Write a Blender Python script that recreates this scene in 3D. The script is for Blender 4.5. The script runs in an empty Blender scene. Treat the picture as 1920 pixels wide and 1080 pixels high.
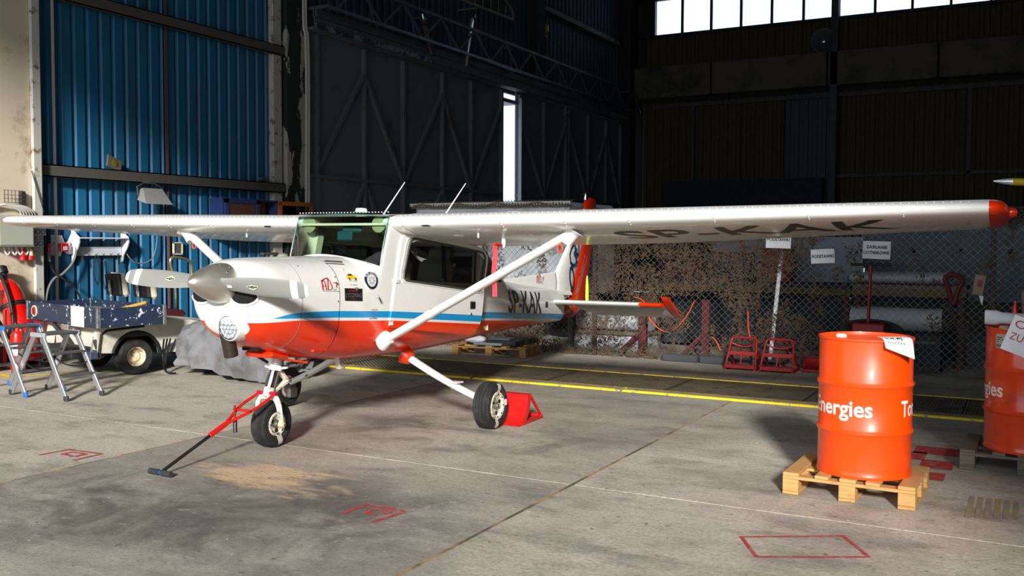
import bpy, bmesh, math, random
from mathutils import Vector, Matrix, noise as mnoise
PI = math.pi
sin, cos = math.sin, math.cos
R = random.Random(7)
C = bpy.context.scene.collection
scene = bpy.context.scene

# ------------------------------------------------------------------ camera, sky, sun, exposure
cam = bpy.data.objects.new('camera', bpy.data.cameras.new('camera'))
C.objects.link(cam)
cam.location = (0, 0, 1.61748)
cam.matrix_world = (Matrix.Translation((0, 0, 1.61748)) @ Matrix.Rotation(0.497, 4, 'Z')
                    @ Matrix.Rotation(PI / 2 - 0.0475632, 4, 'X') @ Matrix.Rotation(0.00449, 4, 'Z'))
cam.data.sensor_width = 36.0
cam.data.lens = 1788.85 / 1920 * 36.0
cam.data.clip_start = 0.1
cam.data.clip_end = 500
scene.camera = cam

world = bpy.data.worlds.new('sky')
scene.world = world
world.use_nodes = True
wn = world.node_tree
wn.nodes['Background'].inputs[0].default_value = (0.80, 0.90, 1.0, 1)
wn.nodes['Background'].inputs[1].default_value = 1.35

sun = bpy.data.objects.new('sun', bpy.data.lights.new('sun', 'SUN'))
C.objects.link(sun)
sun.data.energy = 4.0
sun.data.angle = math.radians(6.0)
sun.data.color = (1.0, 0.97, 0.925)
sun.rotation_euler = Vector((0.46, -1.0, 0.42)).to_track_quat('Z', 'Y').to_euler()
sun.location = (4, -10, 6)

scene.view_settings.view_transform = 'Standard'
scene.view_settings.look = 'None'
scene.view_settings.gamma = 1.0
scene.view_settings.use_curve_mapping = False
scene.view_settings.exposure = 0.6
scene.cycles.max_bounces = 7
scene.cycles.diffuse_bounces = 4
scene.cycles.glossy_bounces = 3
scene.cycles.transmission_bounces = 4
scene.cycles.transparent_max_bounces = 16
scene.cycles.sample_clamp_indirect = 4.0
scene.cycles.caustics_reflective = False
scene.cycles.caustics_refractive = False

# portals only steer the sampling of the sky through the hangar's openings
def portal(loc, rot, sx, sy):
    l = bpy.data.lights.new('sky_portal', 'AREA')
    l.shape = 'RECTANGLE'; l.size = sx; l.size_y = sy
    l.cycles.is_portal = True
    o = bpy.data.objects.new('sky_portal', l); C.objects.link(o)
    o.location = loc; o.rotation_euler = rot
portal((-3.4, -5.0, 4.5), (PI / 2, 0, 0), 17.0, 9.0)
portal((-1.0, 30.1, 8.95), (-PI / 2, 0, 0), 20.5, 1.1)

# ------------------------------------------------------------------ materials
def lin(c):
    c = c / 255.0
    return c / 12.92 if c <= 0.04045 else ((c + 0.055) / 1.055) ** 2.4
def rgb(t): return (lin(t[0]), lin(t[1]), lin(t[2]), 1)
MATS = {}
class NT:
    """tiny node builder"""
    def __init__(s, name):
        s.m = bpy.data.materials.new(name); s.m.use_nodes = True
        s.t = s.m.node_tree; s.b = s.t.nodes['Principled BSDF']; s._tc = None
    def n(s, typ, **kw):
        o = s.t.nodes.new(typ)
        for k, v in kw.items(): setattr(o, k, v)
        return o
    def put(s, i, v):
        if hasattr(v, 'is_linked') or hasattr(v, 'links'): s.t.links.new(v, i)
        else: i.default_value = v
    def co(s):
        if s._tc is None: s._tc = s.n('ShaderNodeTexCoord')
        return s._tc.outputs['Object']
    def geo(s): return s.n('ShaderNodeNewGeometry').outputs['Position']
    def mapping(s, vec, scale=(1, 1, 1), loc=(0, 0, 0), rot=(0, 0, 0)):
        m = s.n('ShaderNodeMapping'); s.put(m.inputs[0], vec)
        m.inputs['Scale'].default_value = scale; m.inputs['Location'].default_value = loc
        m.inputs['Rotation'].default_value = rot
        return m.outputs[0]
    def noise(s, vec, scale, detail=4, rough=0.6, dist=0.0):
        n = s.n('ShaderNodeTexNoise'); s.put(n.inputs['Vector'], vec)
        n.inputs['Scale'].default_value = scale; n.inputs['Detail'].default_value = detail
        n.inputs['Roughness'].default_value = rough; n.inputs['Distortion'].default_value = dist
        return n.outputs[0]
    def ramp(s, v, a, b, lo=0.0, hi=1.0):
        n = s.n('ShaderNodeMapRange'); n.interpolation_type = 'SMOOTHSTEP'
        s.put(n.inputs[0], v); n.inputs[1].default_value = a; n.inputs[2].default_value = b
        n.inputs[3].default_value = lo; n.inputs[4].default_value = hi
        return n.outputs[0]
    def math(s, op, a, b=0.0):
        n = s.n('ShaderNodeMath'); n.operation = op; s.put(n.inputs[0], a); s.put(n.inputs[1], b)
        return n.outputs[0]
    def mix(s, f, a, b, mode='MIX'):
        n = s.n('ShaderNodeMix'); n.data_type = 'RGBA'; n.blend_type = mode
        s.put(n.inputs[0], f)
        for i, v in ((6, a), (7, b)):
            s.put(n.inputs[i], rgb(v) if isinstance(v, tuple) and len(v) == 3 else v)
        return n.outputs[2]
    def bump(s, h, strength=0.3, dist=0.01):
        n = s.n('ShaderNodeBump'); n.inputs['Strength'].default_value = strength
        n.inputs['Distance'].default_value = dist; s.put(n.inputs['Height'], h)
        s.t.links.new(n.outputs[0], s.b.inputs['Normal'])
    def attr(s, name):
        n = s.n('ShaderNodeAttribute'); n.attribute_name = name
        return n.outputs['Fac']
    def done(s, color, rough=0.5, metal=0.0, coat=0.0, spec=0.5):
        s.put(s.b.inputs['Base Color'], rgb(color) if isinstance(color, tuple) and len(color) == 3 else color)
        s.put(s.b.inputs['Roughness'], rough); s.put(s.b.inputs['Metallic'], metal)
        s.b.inputs['Coat Weight'].default_value = coat
        s.b.inputs['Coat Roughness'].default_value = 0.08
        s.b.inputs['Specular IOR Level'].default_value = spec
        return s.m

def mat(name, col, rough=0.5, metal=0.0, coat=0.0, dirt=None, amt=0.5, scale=6.0, bump=0.0, lo=0.45, hi=0.7, stretch=(1, 1, 1)):
    """painted / plain surface with optional noise-shaped dirt of a second colour"""
    if name in MATS: return MATS[name]
    t = NT(name)
    c = rgb(col)
    v = t.mapping(t.co(), stretch)
    n1 = t.noise(v, scale, 5, 0.65)
    if dirt:
        f = t.math('MULTIPLY', t.ramp(n1, lo, hi), amt)
        c = t.mix(f, col, dirt)
    else:
        f = t.ramp(n1, 0.3, 0.7, 0.0, 0.16)
        c = t.mix(f, col, tuple(max(0, x * 0.8) for x in col))
    if bump: t.bump(t.noise(v, scale * 6, 3), bump, 0.004)
    rg = t.ramp(n1, 0.3, 0.7, max(0, rough - 0.06), min(1, rough + 0.08))
    MATS[name] = t.done(c, rg, metal, coat)
    return MATS[name]

white_paint = mat('aircraft_white_paint', (232, 231, 226), 0.28, coat=0.4, dirt=(196, 192, 182), amt=0.5, scale=2.2, lo=0.5, hi=0.75)
red_paint = mat('aircraft_red_paint', (234, 52, 4), 0.3, coat=0.4)
rudder_red = mat('rudder_red', (186, 34, 10), 0.35, coat=0.3)
spinner_metal = mat('spinner_metal', (206, 200, 188), 0.42, 0.85)
chrome = mat('chrome', (225, 228, 232), 0.2, 1.0)
alu = mat('ladder_aluminium', (205, 206, 210), 0.38, 0.85)
dull_steel = mat('dull_steel', (120, 118, 112), 0.5, 0.6, dirt=(84, 60, 40), amt=0.5)
prop_gray = mat('propeller_grey', (142, 142, 136), 0.4, coat=0.2)
blade_white = mat('blade_white', (235, 235, 235), 0.4)
rubber = mat('tyre_rubber', (26, 26, 26), 0.75, dirt=(70, 66, 60), amt=0.45, scale=14, bump=0.2)
black = mat('black_plastic', (22, 22, 23), 0.5)
hole_shade = mat('painted_hole_shade', (8, 8, 8), 0.9)  # near-black colour stands for the shade inside holes and recesses
decal_black = mat('decal_black', (18, 18, 20), 0.4)
decal_red = mat('decal_red', (200, 20, 24), 0.4)
decal_blue = mat('decal_blue', (18, 78, 128), 0.4)
decal_navy = mat('decal_navy', (24, 32, 52), 0.4)
decal_yellow = mat('decal_yellow', (235, 190, 20), 0.4)
decal_grey = mat('decal_grey', (150, 152, 156), 0.4)
paper = mat('paper_white', (236, 237, 240), 0.8)
ink_black = mat('ink_black', (20, 20, 22), 0.8)
ink_red = mat('ink_red', (190, 30, 60), 0.8)
tape = mat('tape_beige', (196, 190, 176), 0.6)
hub_white = mat('hub_white', (222, 214, 196), 0.5, dirt=(70, 56, 42), amt=0.8, scale=22, lo=0.5, hi=0.66)
liner = mat('cabin_liner', (222, 216, 186), 0.7)
green_seal = mat('glass_edge_green', (70, 112, 98), 0.3)
seat_cloth = mat('seat_cloth', (120, 112, 100), 0.9)
tool_red = mat('tool_red', (206, 18, 14), 0.4, coat=0.2, dirt=(120, 20, 16), amt=0.35, scale=12)
dark_red = mat('old_red_paint', (150, 18, 16), 0.5, dirt=(80, 20, 16), amt=0.6, scale=10)
drum_orange = mat('drum_orange', (244, 74, 4), 0.36, coat=0.2, dirt=(170, 60, 26), amt=0.4, scale=5, lo=0.58, hi=0.75)
text_white = mat('text_white', (240, 234, 230), 0.5)
wood_new = mat('pallet_wood', (196, 152, 92), 0.8, dirt=(140, 98, 56), amt=0.6, scale=3, stretch=(2, 14, 14), bump=0.3)
wood_grey = mat('grey_wood', (112, 102, 88), 0.85, dirt=(70, 62, 54), amt=0.7, scale=3, stretch=(2, 14, 14), bump=0.3)
wood_mid = mat('varnished_wood', (176, 96, 36), 0.5, dirt=(120, 56, 20), amt=0.6, scale=3, stretch=(10, 10, 1.5))
blue_frame = mat('blue_frame_paint', (38, 56, 110), 0.6, dirt=(24, 34, 70), amt=0.6)
cream_wall = mat('cream_plaster', (214, 200, 176), 0.9, dirt=(150, 116, 80), amt=0.75, scale=3.0, lo=0.52, hi=0.74, bump=0.25)
pale_post = mat('pale_post_paint', (196, 192, 182), 0.7, dirt=(112, 84, 56), amt=0.9, scale=7, lo=0.55, hi=0.66)
beam_grey = mat('beam_grey', (88, 84, 78), 0.7, dirt=(96, 62, 36), amt=0.6, scale=4, lo=0.55, hi=0.7)
pipe_white = mat('conduit_white', (206, 198, 192), 0.6)
cable_grey = mat('cable_grey', (126, 124, 118), 0.7)
cable_black = mat('cable_black', (28, 28, 28), 0.6)
cable_white = mat('cable_white', (214, 212, 206), 0.6)
ebox = mat('electrical_box', (178, 182, 166), 0.6)
door_steel = mat('hangar_door_steel', (106, 114, 122), 0.8, dirt=(92, 70, 54), amt=0.6, scale=1.6, lo=0.56, hi=0.74)
brace_steel = mat('hangar_brace_steel', (98, 100, 102), 0.75, dirt=(74, 48, 30), amt=0.8, scale=3, lo=0.55, hi=0.7)
truss_steel = mat('truss_steel', (84, 90, 100), 0.6, 0.3)
dark_sheet = mat('dark_blue_sheet', (46, 66, 90), 0.75)
brown_sheet = mat('dark_brown_sheet', (66, 58, 30), 0.85)
grey_sheet = mat('dark_grey_sheet', (70, 74, 78), 0.85)
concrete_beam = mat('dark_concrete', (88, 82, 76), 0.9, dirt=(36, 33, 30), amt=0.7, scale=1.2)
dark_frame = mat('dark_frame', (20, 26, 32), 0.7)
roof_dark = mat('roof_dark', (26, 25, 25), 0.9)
cart_blue = mat('cart_blue_paint', (30, 46, 68), 0.5, dirt=(206, 208, 208), amt=1.0, scale=12, lo=0.60, hi=0.62)
cart_white = mat('cart_body_cream', (214, 208, 192), 0.5, dirt=(140, 132, 116), amt=0.6, scale=3)
cart_frame = mat('cart_frame_blue', (70, 82, 104), 0.5, 0.3, dirt=(50, 44, 40), amt=0.7, scale=8)
tarp_mat = mat('tarpaulin_grey', (118, 119, 122), 0.85, dirt=(84, 80, 76), amt=0.8, scale=3.0, lo=0.42, hi=0.7)
tarp_dark = mat('tarpaulin_dark', (62, 62, 64), 0.8)
ext_red = mat('extinguisher_red', (214, 22, 14), 0.25, coat=0.5)
blue_cap = mat('ladder_blue_plastic', (40, 104, 190), 0.45)
tread_grey = mat('ladder_tread', (92, 94, 96), 0.6, 0.3)
yellow_paint = mat('worn_yellow_paint', (238, 206, 24), 0.75, dirt=(150, 140, 110), amt=1.0, scale=9, lo=0.55, hi=0.6)
kerb_conc = mat('kerb_concrete', (150, 138, 112), 0.9, dirt=(90, 82, 68), amt=0.7, scale=7)
grate_steel = mat('grate_steel', (96, 86, 68), 0.55, 0.4, dirt=(56, 44, 30), amt=0.7, scale=5)
net_brown = mat('camouflage_brown', (84, 68, 50), 0.95, dirt=(54, 45, 34), amt=0.8, scale=9)
wire_steel = mat('galvanised_wire', (104, 108, 108), 0.5, 0.6)
rope_tan = mat('net_rope', (120, 104, 78), 0.9)
trailer_white = mat('trailer_white', (206, 210, 216), 0.45, dirt=(150, 154, 160), amt=0.5, scale=2)
board_white = mat('board_white', (150, 158, 172), 0.7)
box_dark = mat('dark_cabinet', (38, 46, 58), 0.7)
cloth_white = mat('sheet_white', (190, 193, 200), 0.85)
slate = mat('slate_board', (44, 50, 58), 0.8)
orange_strap = mat('orange_strap', (196, 74, 24), 0.7)
kerb_dark = mat('dark_kerb', (58, 62, 64), 0.85)
hivis = mat('hivis_yellow', (206, 230, 60), 0.6)
hose_green = mat('hose_green', (24, 44, 36), 0.6)
bucket_zinc = mat('zinc_bucket', (130, 130, 128), 0.4, 0.7)
ribbon_red = mat('ribbon_pink_red', (196, 62, 70), 0.8)
sign_back = mat('sign_plastic', (214, 218, 226), 0.6)
red_fabric = mat('red_vinyl', (70, 14, 18), 0.6)
yellow_metal = mat('yellow_metal', (196, 160, 20), 0.5)
hung_pale = mat('hung_blade_pale', (246, 250, 255), 0.3, 0.5, coat=0.6)
hung_dull = mat('hung_blade_dull', (120, 112, 98), 0.6)

def glass_mat(name, tint, gloss=0.06):
    t = NT(name)
    tr = t.n('ShaderNodeBsdfTransparent'); tr.inputs[0].default_value = tint
    gl = t.n('ShaderNodeBsdfGlossy'); gl.inputs['Roughness'].default_value = 0.03
    fr = t.n('ShaderNodeFresnel'); fr.inputs[0].default_value = 1.45
    # slight dust in the film lifts the reflectance unevenly
    nz = t.ramp(t.noise(t.co(), 3.0, 4), 0.4, 0.8, 0.0, gloss)
    f = t.math('ADD', fr.outputs[0], nz)
    mx = t.n('ShaderNodeMixShader'); t.put(mx.inputs[0], f)
    t.t.links.new(tr.outputs[0], mx.inputs[1]); t.t.links.new(gl.outputs[0], mx.inputs[2])
    t.t.links.new(mx.outputs[0], t.t.nodes['Material Output'].inputs[0])
    return t.m
wind_glass = glass_mat('windshield_glass', (0.74, 0.89, 0.82, 1))
side_glass = glass_mat('side_window_glass', (0.88, 0.90, 0.87, 1))
pane_glass = glass_mat('window_pane_glass', (0.86, 0.93, 1.0, 1))
shop_glass = glass_mat('cabinet_glass', (0.5, 0.5, 0.48, 1))

# fuselage livery: crisp bands from per-vertex distance fields
def livery():
    t = NT('fuselage_livery')
    n1 = t.noise(t.co(), 2.0, 5)
    base = t.mix(t.ramp(n1, 0.5, 0.75, 0, 0.4), (232, 231, 226), (200, 196, 186))
    fb = t.math('GREATER_THAN', t.math('MINIMUM', t.attr('blue_top'), t.attr('blue_bottom')), 0.0)
    fr = t.math('GREATER_THAN', t.math('MINIMUM', t.attr('red_line'), t.attr('chin_oval')), 0.0)
    c = t.mix(fb, base, (28, 146, 206))
    c = t.mix(fr, c, (234, 52, 4))
    return t.done(c, t.ramp(n1, 0.3, 0.7, 0.22, 0.34), 0, 0.4)
livery_mat = livery()

def blue_wall_mat():
    t = NT('blue_corrugated_paint')
    n1 = t.noise(t.mapping(t.co(), (1, 1, 0.25)), 2.2, 6)
    c = t.mix(t.ramp(n1, 0.46, 0.72, 0, 0.65), (28, 106, 148), (50, 86, 100))
    n2 = t.noise(t.mapping(t.co(), (1, 1, 0.4)), 9, 4)
    c = t.mix(t.ramp(n2, 0.64, 0.74, 0, 0.45), c, (96, 76, 56))
    return t.done(c, 0.5)
blue_wall = blue_wall_mat()

def peeled():
    t = NT('peeling_column_paint')
    v = t.mapping(t.geo(), (1, 1.6, 0.55))
    n1 = t.noise(v, 1.6, 7, 0.6)
    f = t.math('GREATER_THAN', n1, 0.535)
    c = t.mix(f, (38, 40, 40), (176, 170, 158))
    return t.done(c, 0.8)
peel_mat = peeled()

def floor_mat():
    t = NT('worn_concrete')
    p = t.geo()
    big = t.noise(t.mapping(p, (0.8, 1, 1)), 0.55, 6, 0.62, 0.4)
    mid = t.noise(t.mapping(p, (0.7, 1.3, 1)), 1.9, 7, 0.66)
    fine = t.noise(p, 38, 4, 0.7)
    speck = t.noise(p, 16, 3, 0.6)
    sep = t.n('ShaderNodeSeparateXYZ'); t.put(sep.inputs[0], p)
    mid_slab = t.math('MULTIPLY', t.math('GREATER_THAN', sep.outputs[0], -6.0), t.math('LESS_THAN', sep.outputs[0], -2.66))
    left_slab = t.math('LESS_THAN', sep.outputs[0], -6.0)
    c = t.mix(t.ramp(big, 0.38, 0.62), (172, 165, 152), (208, 200, 184))
    c = t.mix(t.math('MULTIPLY', left_slab, 0.6), c, (214, 206, 188))
    c = t.mix(t.math('MULTIPLY', mid_slab, 0.35), c, (142, 136, 126))
    c = t.mix(t.ramp(mid, 0.46, 0.70, 0.0, 0.7), c, (122, 115, 106))
    # traffic grime: a band of old oil in front of the nose gear
    sx = t.n('ShaderNodeSeparateXYZ'); t.put(sx.inputs[0], p)
    def blob(cx, cy, rx, ry, rot=0.0):
        m = t.n('ShaderNodeMapping'); m.vector_type = 'TEXTURE'; t.put(m.inputs[0], p)
        m.inputs['Location'].default_value = (cx, cy, 0); m.inputs['Scale'].default_value = (rx, ry, 10)
        m.inputs['Rotation'].default_value = (0, 0, rot)
        l = t.n('ShaderNodeVectorMath'); l.operation = 'LENGTH'; t.put(l.inputs[0], m.outputs[0])
        return l.outputs['Value']
    grime = t.noise(t.mapping(p, (1.0, 1.0, 1), rot=(0, 0, 0.3)), 1.25, 7, 0.68, 0.6)
    zone = t.ramp(blob(-4.4, 4.15, 2.0, 1.15, 0.15), 1.25, 0.45)
    g = t.math('MULTIPLY', zone, t.ramp(grime, 0.36, 0.62, 0.15, 0.95))
    c = t.mix(g, c, (92, 87, 82))
    zone2 = t.ramp(blob(-4.2, 6.9, 1.5, 0.9, 0.1), 1.2, 0.3)
    g = t.math('MULTIPLY', zone2, t.ramp(grime, 0.45, 0.65, 0, 0.8))
    c = t.mix(g, c, (76, 70, 64))
    # sandy absorbent spread under the tow bar handle
    sandn = t.noise(t.mapping(p, (0.8, 2.6, 1), rot=(0, 0, 0.45)), 2.4, 7, 0.62, 0.5)
    sz = t.ramp(blob(-4.55, 4.92, 0.95, 0.42, 0.0), 1.2, 0.2)
    sf = t.ramp(t.math('ADD', sandn, t.math('MULTIPLY', sz, 0.30)), 0.60, 0.86, 0, 0.85)
    sf = t.math('MULTIPLY', sf, t.ramp(sz, 0.0, 0.15))
    c = t.mix(sf, c, (222, 194, 152))
    # small drips and chips
    mott = t.noise(t.mapping(p, (0.8, 1.4, 1)), 7.5, 6, 0.72)
    c = t.mix(t.ramp(mott, 0.48, 0.74, 0, 0.42), c, (120, 114, 105))
    c = t.mix(t.ramp(mott, 0.42, 0.30, 0, 0.45), c, (214, 207, 192))
    c = t.mix(t.ramp(speck, 0.64, 0.70, 0, 0.6), c, (78, 71, 64))
    c = t.mix(t.ramp(t.noise(p, 23, 2), 0.70, 0.74, 0, 0.85), c, (210, 204, 190))
    c = t.mix(t.ramp(fine, 0.35, 0.7, 0, 0.42), c, (104, 100, 92))
    t.bump(t.math('ADD', fine, speck), 0.35, 0.006)
    return t.done(c, t.ramp(mid, 0.3, 0.7, 0.72, 0.9), spec=0.3)
floor_m = floor_mat()
joint_m = mat('joint_filler', (168, 138, 94), 0.95, dirt=(92, 82, 66), amt=1.0, scale=2.5, lo=0.4, hi=0.6)
mark_red = mat('floor_marking_red', (186, 48, 46), 0.85, dirt=(140, 122, 108), amt=0.9, scale=16, lo=0.5, hi=0.6)

# ------------------------------------------------------------------ mesh builder
class MB:
    def __init__(s): s.v = []; s.f = []; s.mi = []
    def add(s, vs, fs, mi=0):
        b = len(s.v); s.v += [tuple(x) for x in vs]
        s.f += [tuple(i + b for i in f) for f in fs]; s.mi += [mi] * len(fs)
        return s
    def box(s, c, size, rot=None, bev=0.0, mi=0):
        hx, hy, hz = size[0] / 2, size[1] / 2, size[2] / 2
        M = rot if rot is not None else Matrix.Identity(3)
        c = Vector(c)
        if bev <= 0:
            vs = [Vector((x, y, z)) for x in (-hx, hx) for y in (-hy, hy) for z in (-hz, hz)]
            fs = [(0, 1, 3, 2), (4, 6, 7, 5), (0, 4, 5, 1), (2, 3, 7, 6), (0, 2, 6, 4), (1, 5, 7, 3)]
        else:
            b = min(bev, hx * .9, hy * .9, hz * .9)
            vs = []; idx = {}
            for i, sx in enumerate((-1, 1)):
                for j, sy in enumerate((-1, 1)):
                    for k, sz in enumerate((-1, 1)):
                        for a in range(3):
                            p = [sx * (hx - b), sy * (hy - b), sz * (hz - b)]
                            p[a] = (sx * hx, sy * hy, sz * hz)[a]
                            idx[(i, j, k, a)] = len(vs); vs.append(Vector(p))
            g = lambda i, j, k, a: idx[(i, j, k, a)]
            fs = []
            for q in (0, 1):
                fs.append((g(q, 0, 0, 0), g(q, 1, 0, 0), g(q, 1, 1, 0), g(q, 0, 1, 0)))
                fs.append((g(0, q, 0, 1), g(1, q, 0, 1), g(1, q, 1, 1), g(0, q, 1, 1)))
                fs.append((g(0, 0, q, 2), g(1, 0, q, 2), g(1, 1, q, 2), g(0, 1, q, 2)))
                for r in (0, 1):
                    fs.append((g(0, q, r, 1), g(1, q, r, 1), g(1, q, r, 2), g(0, q, r, 2)))
                    fs.append((g(q, 0, r, 0), g(q, 1, r, 0), g(q, 1, r, 2), g(q, 0, r, 2)))
                    fs.append((g(q, r, 0, 0), g(q, r, 1, 0), g(q, r, 1, 1), g(q, r, 0, 1)))
                    for w in (0, 1): fs.append((g(q, r, w, 0), g(q, r, w, 1), g(q, r, w, 2)))
        return s.add([c + M @ v for v in vs], fs, mi)
    def bar(s, p, q, w, h, up=(0, 0, 1), bev=0.0, mi=0):
        p, q = Vector(p), Vector(q); d = q - p
        z = d.normalized(); u = Vector(up)
        if abs(z.dot(u)) > 0.98: u = Vector((1, 0, 0)) if abs(z.x) < 0.9 else Vector((0, 1, 0))
        x = u.cross(z).normalized(); y = z.cross(x)
        M = Matrix((x, y, z)).transposed()
        return s.box((p + q) / 2, (w, h, d.length), M, bev, mi)
    def tube(s, path, r, n=8, mi=0, caps=True, flat=None):
        P = [Vector(p) for p in path]
        rs = r if isinstance(r, (list, tuple)) else [r] * len(P)
        T = []
        for i in range(len(P)):
            a = P[max(i - 1, 0)]; b = P[min(i + 1, len(P) - 1)]
            T.append((b - a).normalized())
        u = Vector((0, 0, 1)) if abs(T[0].z) < 0.9 else Vector((1, 0, 0))
        u = (u - T[0] * u.dot(T[0])).normalized()
        vs = []; fs = []
        for i, p in enumerate(P):
            if i: u = (u - T[i] * u.dot(T[i])).normalized()
            w = T[i].cross(u)
            for k in range(n):
                a = 2 * PI * k / n
                vs.append(p + rs[i] * (cos(a) * u + sin(a) * (flat or 1) * w))
        for i in range(len(P) - 1):
            for k in range(n):
                k2 = (k + 1) % n
                fs.append((i * n + k, i * n + k2, (i + 1) * n + k2, (i + 1) * n + k))
        if caps:
            fs.append(tuple(range(n))[::-1]); fs.append(tuple((len(P) - 1) * n + k for k in range(n)))
        return s.add(vs, fs, mi)
    def lathe(s, prof, c=(0, 0, 0), axis=(0, 0, 1), n=32, mi=0, closed=False):
        c = Vector(c); z = Vector(axis).normalized()
        u = Vector((1, 0, 0)) if abs(z.x) < 0.9 else Vector((0, 1, 0))
        x = (u - z * u.dot(z)).normalized(); y = z.cross(x)
        vs = []; fs = []; ring = []
        for (r, h) in prof:
            if r < 1e-6: ring.append([len(vs)]); vs.append(c + z * h)
            else:
                ring.append(list(range(len(vs), len(vs) + n)))
                for k in range(n):
                    a = 2 * PI * k / n; vs.append(c + z * h + r * (cos(a) * x + sin(a) * y))
        pairs = list(zip(ring, ring[1:])) + ([(ring[-1], ring[0])] if closed else [])
        for A, B in pairs:
            for k in range(n):
                k2 = (k + 1) % n
                if len(A) == 1 and len(B) == 1: continue
                if len(A) == 1: fs.append((A[0], B[k], B[k2]))
                elif len(B) == 1: fs.append((A[k], B[0], A[k2]))
                else: fs.append((A[k], B[k], B[k2], A[k2]))
        return s.add(vs, fs, mi)
    def grid(s, fn, nu, nv, mi=0, closed_u=False, closed_v=False, skip=None):
        vs = [fn(i, j) for i in range(nu) for j in range(nv)]
        fs = []
        for i in range(nu - (0 if closed_u else 1)):
            for j in range(nv - (0 if closed_v else 1)):
                i2, j2 = (i + 1) % nu, (j + 1) % nv
                if skip and skip(i, j): continue
                fs.append((i * nv + j, i2 * nv + j, i2 * nv + j2, i * nv + j2))
        return s.add(vs, fs, mi)
    def poly(s, pts, thick, nrm, mi=0):
        """flat outline given real thickness along nrm (centred)"""
        nrm = Vector(nrm) * thick / 2; n = len(pts)
        vs = [Vector(p) + nrm for p in pts] + [Vector(p) - nrm for p in pts]
        fs = [tuple(range(n)), tuple(range(n, 2 * n))[::-1]]
        fs += [(i, (i + 1) % n, n + (i + 1) % n, n + i) for i in range(n)]
        return s.add(vs, fs, mi)
    def mesh(s, name, mats, angle=35.0, fix=True):
        me = bpy.data.meshes.new(name); me.from_pydata(s.v, [], s.f)
        for m in (mats if isinstance(mats, (list, tuple)) else [mats]): me.materials.append(m)
        me.polygons.foreach_set('material_index', s.mi)
        if fix:
            bm = bmesh.new(); bm.from_mesh(me)
            bmesh.ops.recalc_face_normals(bm, faces=bm.faces); bm.to_mesh(me); bm.free()
        me.polygons.foreach_set('use_smooth', [True] * len(me.polygons))
        me.set_sharp_from_angle(angle=math.radians(angle))
        me.update()
        return me
    def build(s, name, mats, parent=None, angle=35.0, fix=True, **tags):
        o = bpy.data.objects.new(name, s.mesh(name, mats, angle, fix)); C.objects.link(o)
        if parent is not None: o.parent = parent
        for k, v in tags.items(): o[k] = v
        return o

def thing(name, label, cat, loc=(0, 0, 0), rotz=0.0, group=None, matrix=None):
    o = bpy.data.objects.new(name, None); C.objects.link(o)
    o.empty_display_size = 0.1
    if matrix is not None: o.matrix_world = matrix
    else: o.location = loc; o.rotation_euler = (0, 0, rotz)
    o['label'] = label; o['category'] = cat
    if group: o['group'] = group
    return o
def empty(name, parent):
    o = bpy.data.objects.new(name, None); C.objects.link(o); o.parent = parent; o.empty_display_size = 0.1
    return o
def copy_tree(o, parent=None):
    c = o.copy(); C.objects.link(c)
    if parent is not None: c.parent = parent
    for ch in list(o.children): copy_tree(ch, c)
    return c
def RX(a): return Matrix.Rotation(a, 3, 'X')
def RY(a): return Matrix.Rotation(a, 3, 'Y')
def RZ(a): return Matrix.Rotation(a, 3, 'Z')
def lerp(a, b, t): return a + (b - a) * t
def vl(a, b, t): return Vector(a).lerp(Vector(b), t)
def arc(fn, a, b, n): return [fn(a + (b - a) * i / n) for i in range(n + 1)]
def catmull(pts, k=8):
    P = [Vector(p) for p in pts]; out = []
    for i in range(len(P) - 1):
        p0, p1, p2, p3 = P[max(i - 1, 0)], P[i], P[i + 1], P[min(i + 2, len(P) - 1)]
        for j in range(k):
            t = j / k
            out.append(0.5 * (2 * p1 + (p2 - p0) * t + (2 * p0 - 5 * p1 + 4 * p2 - p3) * t * t + (3 * p1 - p0 - 3 * p2 + p3) * t ** 3))
    out.append(P[-1]); return out

# flat lettering: returns 2-D verts and faces of a filled text outline, baseline at 0, scaled to a cap height
_dg = None
def text2d(txt, height, bold=0.0, align='LEFT', spacing=1.0, slices=0.0):
    cu = bpy.data.curves.new('lettering', 'FONT'); cu.body = txt; cu.size = 1.0
    cu.offset = bold; cu.align_x = align; cu.space_character = spacing; cu.resolution_u = 4
    o = bpy.data.objects.new('lettering', cu); C.objects.link(o)
    dg = bpy.context.evaluated_depsgraph_get(); dg.update()
    me = bpy.data.meshes.new_from_object(o.evaluated_get(dg))
    bpy.data.objects.remove(o); bpy.data.curves.remove(cu)
    k = height / 0.70
    bm = bmesh.new(); bm.from_mesh(me); bpy.data.meshes.remove(me)
    for v in bm.verts: v.co *= k
    bmesh.ops.triangulate(bm, faces=bm.faces)
    if slices > 0 and bm.verts:
        for ax in (0, 1):
            lo = min(v.co[ax] for v in bm.verts); hi = max(v.co[ax] for v in bm.verts)
            x = lo + slices
            while x < hi:
                co = [0, 0, 0]; no = [0, 0, 0]; co[ax] = x; no[ax] = 1
                bmesh.ops.bisect_plane(bm, geom=bm.verts[:] + bm.edges[:] + bm.faces[:], plane_co=co, plane_no=no)
                x += slices
    bm.verts.index_update()
    vs = [(v.co.x, v.co.y) for v in bm.verts]; fs = [tuple(v.index for v in f.verts) for f in bm.faces]
    bm.free()
    return vs, fs
def text_width(vs): return max(v[0] for v in vs) - min(v[0] for v in vs)
def letter(mb, txt, height, fn, mi=0, bold=0.0, align='LEFT', spacing=1.0, slices=0.0, width=None):
    vs, fs = text2d(txt, height, bold, align, spacing, slices)
    if width:
        x0 = min(v[0] for v in vs); k = width / text_width(vs); vs = [((x - x0) * k, y) for x, y in vs]
    mb.add([fn(x, y) for x, y in vs], fs, mi)
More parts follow.
